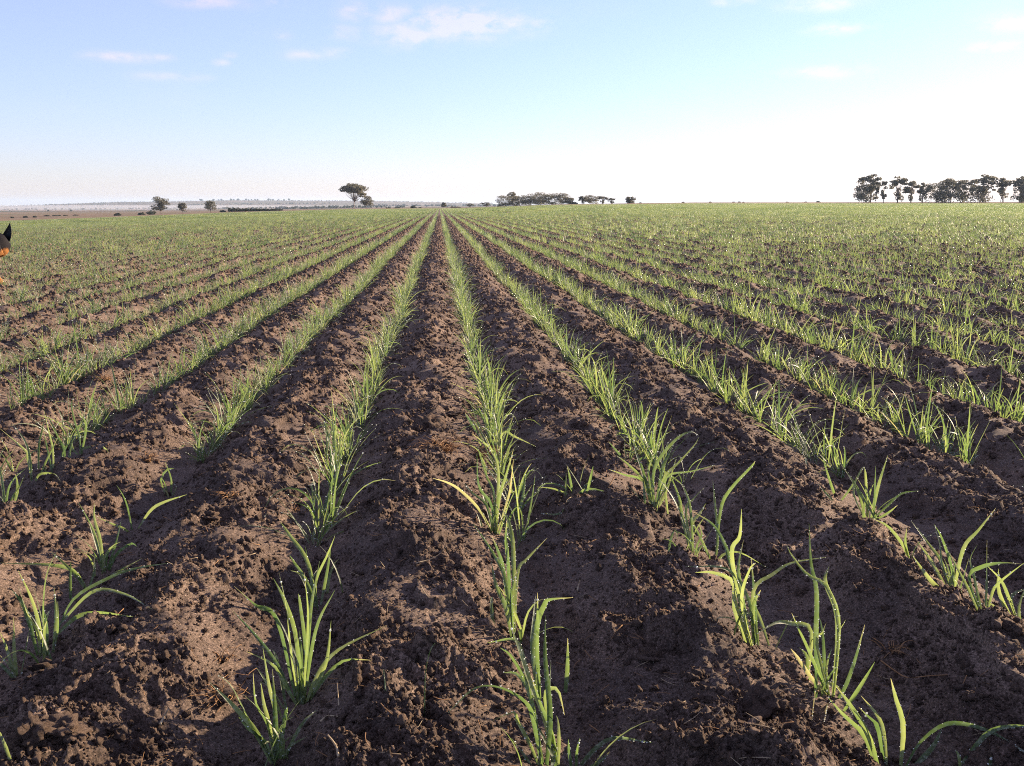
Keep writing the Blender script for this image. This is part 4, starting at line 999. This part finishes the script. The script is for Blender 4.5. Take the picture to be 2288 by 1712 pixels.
# ------------------------------------------------------------------ the dog at the left edge
def dog():
    m, N, L, B = mat('dog_coat')
    tc = N.new('ShaderNodeTexCoord'); sp = N.new('ShaderNodeSeparateXYZ'); L.new(tc.outputs['Object'], sp.inputs[0])
    a = N.new('ShaderNodeAttribute'); a.attribute_name = 'tan'
    n = nnoise(N, L, 90, 3)
    ad = N.new('ShaderNodeMath'); ad.operation = 'MULTIPLY_ADD'; L.new(n, ad.inputs[0]); ad.inputs[1].default_value = .5; L.new(a.outputs['Fac'], ad.inputs[2])
    c = ramp(N, L, ad.outputs[0], [(.62, (.012, .010, .012)), (.82, (.30, .125, .038))]); L.new(c, B.inputs['Base Color']); B.inputs['Roughness'].default_value = .8; B.inputs['Specular IOR Level'].default_value = .12
    bump(N, L, B, nnoise(N, L, 220, 3), .6, .004)
    blk, N2, L2, B2 = mat('dog_black'); B2.inputs['Base Color'].default_value = (.008, .008, .009, 1); B2.inputs['Roughness'].default_value = .5; B2.inputs['Specular IOR Level'].default_value = .2
    g = at(4, 640); d0 = (g - CAMP).dot(FWD); root = link('dog', None, None, g, (0, 0, 0))
    tag(root, 'black and tan dog with pricked ear and lowered head at the left edge', 'dog')
    # local frame: +f toward the camera, r to the picture's right
    head = CAMP + ray(-4, 548) * (d0 - .05) - g; earb = CAMP + ray(8, 540) * (d0 - .03) - g; eart = CAMP + ray(22, 498) * (d0 - .03) - g
    r_ = RGT; f_ = Vector((-FWD.x, -FWD.y, 0)).normalized(); u_ = Vector((0, 0, 1))
    def at3(o, a, b, c): return o + r_ * a + f_ * b + u_ * c
    bd = (f_ * -.35 - r_ * .95).normalized()            # the body runs back and out of frame
    neck = head + bd * .16 + u_ * .03 - r_ * .02; wither = head + bd * .34 + u_ * .10 - r_ * .05
    chest = wither + u_ * -.13; hip = wither + bd * .52 + u_ * -.02; tail0 = hip + bd * .12; side = Vector((-bd.y, bd.x, 0))
    J = []; E = []; Rr = []; TAN = []
    def j(p, rad, t, parent=None):
        J.append(p); Rr.append(rad); TAN.append(t); i = len(J) - 1
        if parent is not None: E.append((parent, i))
        return i
    i_hip = j(hip, .10, 0); i_mid = j((wither + hip) / 2 - u_ * .04, .12, 0, i_hip); i_ch = j(wither - u_ * .07, .13, 0, i_mid); i_nk = j(neck, .085, 0, i_ch)
    i_hd = j(head, .088, 0, i_nk); i_sk = j(at3(head, -.005, -.01, .055), .062, 0, i_hd); i_br = j(at3(head, .0, .06, -.01), .055, .1, i_hd); i_mz = j(at3(head, -.005, .115, -.045), .032, .5, i_br); j(at3(head, -.005, .165, -.06), .022, 0, i_mz)
    i_jw = j(at3(head, .028, .03, -.075), .058, 1.2, i_hd); i_ck = j(at3(head, .045, -.02, .04), .05, 0, i_hd)
    i_t = j(tail0, .035, 0, i_hip); i_t2 = j(tail0 + bd * .14 - u_ * .16, .03, 0, i_t); j(tail0 + bd * .2 - u_ * .3, .015, 0, i_t2)
    def leg(top, s, hind, dx, dn=0):
        a = top + side * s
        if hind:
            k1 = j(a, .07, 0, i_hip); k2 = j(a - bd * .08 - u_ * .17, .05, .2, k1); k3 = j(a + bd * .08 - u_ * .30, .026, 1, k2); foot = a + bd * .03; foot.z = .03; k4 = j(foot, .022, 1, k3); j(foot - bd * .07 - u_ * .01, .024, 1, k4)
        else:
            k1 = j(a, .055, 0, i_ch); k2 = j(a + bd * .03 - u_ * .12, .04, .3, k1); foot = a - bd * dx; k3 = j(Vector((a.x * .5 + foot.x * .5, a.y * .5 + foot.y * .5, .16)), .027, 1, k2)
            foot.z = .035; k4 = j(foot, .022, 1, k3); j(foot - bd * .06 - u_ * .008, .025, 1, k4)
    leg(chest, .09, False, .05); pw = at(3, 641) - g; pw.z += .03; a0 = j(chest + u_ * -.03, .05, .2, i_ch); a1 = j(chest.lerp(pw, .55) + u_ * .03, .028, 1, a0); a2 = j(pw, .023, 1, a1); j(pw + f_ * .05 - u_ * .008, .026, 1, a2); leg(hip - u_ * .04, -.08, True, 0); leg(hip - u_ * .04, .08, True, 0)
    me = bpy.data.meshes.new('body'); me.from_pydata([tuple(p) for p in J], E, []); o = link('body', me, root)
    o.modifiers.new('skin', 'SKIN')
    for i, v in enumerate(me.skin_vertices[0].data): v.radius = (Rr[i], Rr[i]); v.use_root = (i == 0)
    o.modifiers.new('sub', 'SUBSURF').levels = 2; o.modifiers['sub'].render_levels = 2
    dg = bpy.context.evaluated_depsgraph_get(); em = bpy.data.meshes.new_from_object(o.evaluated_get(dg)); o.modifiers.clear(); o.data = em
    em.materials.clear(); em.materials.append(m); em.polygons.foreach_set('use_smooth', [True] * len(em.polygons))
    Jn = np.array([tuple(p) for p in J]); T = np.array(TAN); at_ = em.attributes.new('tan', 'FLOAT', 'POINT'); vals = []
    for v in em.vertices:
        d = np.linalg.norm(Jn - np.array(v.co), axis=1) + .004; w_ = 1 / d ** 4; vals.append(float((w_ * T).sum() / w_.sum()))
    at_.data.foreach_set('value', vals)
    def ear(b, t, sx):
        V = []; F = []; ax = (t - b); n = 9
        for i in range(n + 1):
            q = i / n; c = b + ax * q + r_ * (.008 * math.sin(q * 3.1) * sx); w_ = .040 * (1 - q ** 1.4) + .001
            for k in range(7):
                a = math.pi * (k / 6); V.append(c + r_ * math.cos(a) * w_ * sx + f_ * (-math.sin(a) * w_ * .5))
            for k in range(7):
                a = math.pi * (1 - k / 6); V.append(c + r_ * math.cos(a) * w_ * .85 * sx + f_ * (-math.sin(a) * w_ * .35 + .002))
            if i:
                for k in range(14):
                    k2 = (k + 1) % 14; F.append(((i - 1) * 14 + k, (i - 1) * 14 + k2, i * 14 + k2, i * 14 + k))
        F.append(tuple(range(n * 14, n * 14 + 14)))
        link('ear', mesh_of('ear', V, F, blk), root)
    ear(earb, eart, 1); ear(head - r_ * .05 + u_ * .045, head - r_ * .075 + u_ * .13, -1)
    V, F = ico(2)
    for s in (-1, 1): link('eye', mesh_of('eye', [v * .010 for v in V], F, blk), root, at3(head, s * .032, .092, .012))
    link('nose', mesh_of('nose', [Vector((v.x * .017, v.y * .014, v.z * .012)) for v in V], F, blk), root, at3(head, -.005, .187, -.052))
    cb = [at3(neck, math.cos(a) * .088, 0, math.sin(a) * .088) for a in [6.2832 * k / 20 for k in range(20)]]
    V = []; F = []
    for k, p in enumerate(cb):
        V += [p, p + f_ * .02, p + (p - neck).normalized() * .004, p + (p - neck).normalized() * .004 + f_ * .02]
    for k in range(20):
        a = k * 4; b = ((k + 1) % 20) * 4
        F += [(a, b, b + 1, a + 1), (a + 2, a + 3, b + 3, b + 2), (a + 1, b + 1, b + 3, a + 3), (a, a + 2, b + 2, b)]
    M_COL = plain('collar_leather', (.2, .1, .04), (.35, .2, .08), 30); link('collar', mesh_of('collar', V, F, M_COL), root)
dog()

# ------------------------------------------------------------------ mist in the valley and haze over all
def volume(name, density, color, aniso):
    m = bpy.data.materials.new(name); m.use_nodes = True; N = m.node_tree.nodes; N.clear(); o = N.new('ShaderNodeOutputMaterial')
    v = N.new('ShaderNodeVolumePrincipled'); v.inputs['Density'].default_value = density; v.inputs['Color'].default_value = (*color, 1); v.inputs['Anisotropy'].default_value = aniso
    m.node_tree.links.new(v.outputs[0], o.inputs['Volume']); return m
def box(name, x0, x1, y0, y1, z0, z1, m):
    V = [(x, y, z) for z in (z0, z1) for x, y in ((x0, y0), (x1, y0), (x1, y1), (x0, y1))]
    F = [(3, 2, 1, 0), (4, 5, 6, 7), (0, 1, 5, 4), (1, 2, 6, 5), (2, 3, 7, 6), (3, 0, 4, 7)]
    return link(name, mesh_of(name, V, F, m, False))
HAZE = True
if HAZE:
    tag(box('haze', -12500, 12500, -12500, 12500, -80, 48, volume('haze_air', 7.5e-5, (.60, .78, 1.0), .2)), kind='stuff')

def mist():
    m = volume('valley_mist', 4.5e-4, (.86, .88, .97), .3); V, F = ico(3); mb = MB()
    az = R2D(-19); R_ = 2900; cx, cy = R_ * math.sin(az), R_ * math.cos(az); z = float(base_h(np.array([cx]), np.array([cy]))[0])
    o = link('mist', mesh_of('mist', [Vector((v.x * 1000, v.y * 700, v.z * 7)) for v in V], F, m, True), None, (cx, cy, z + 6), (0, 0, R2D(15)))
    tag(o, 'thin pale bank of ground mist lying in the valley before the left hills', 'mist', None, 'stuff')
mist()
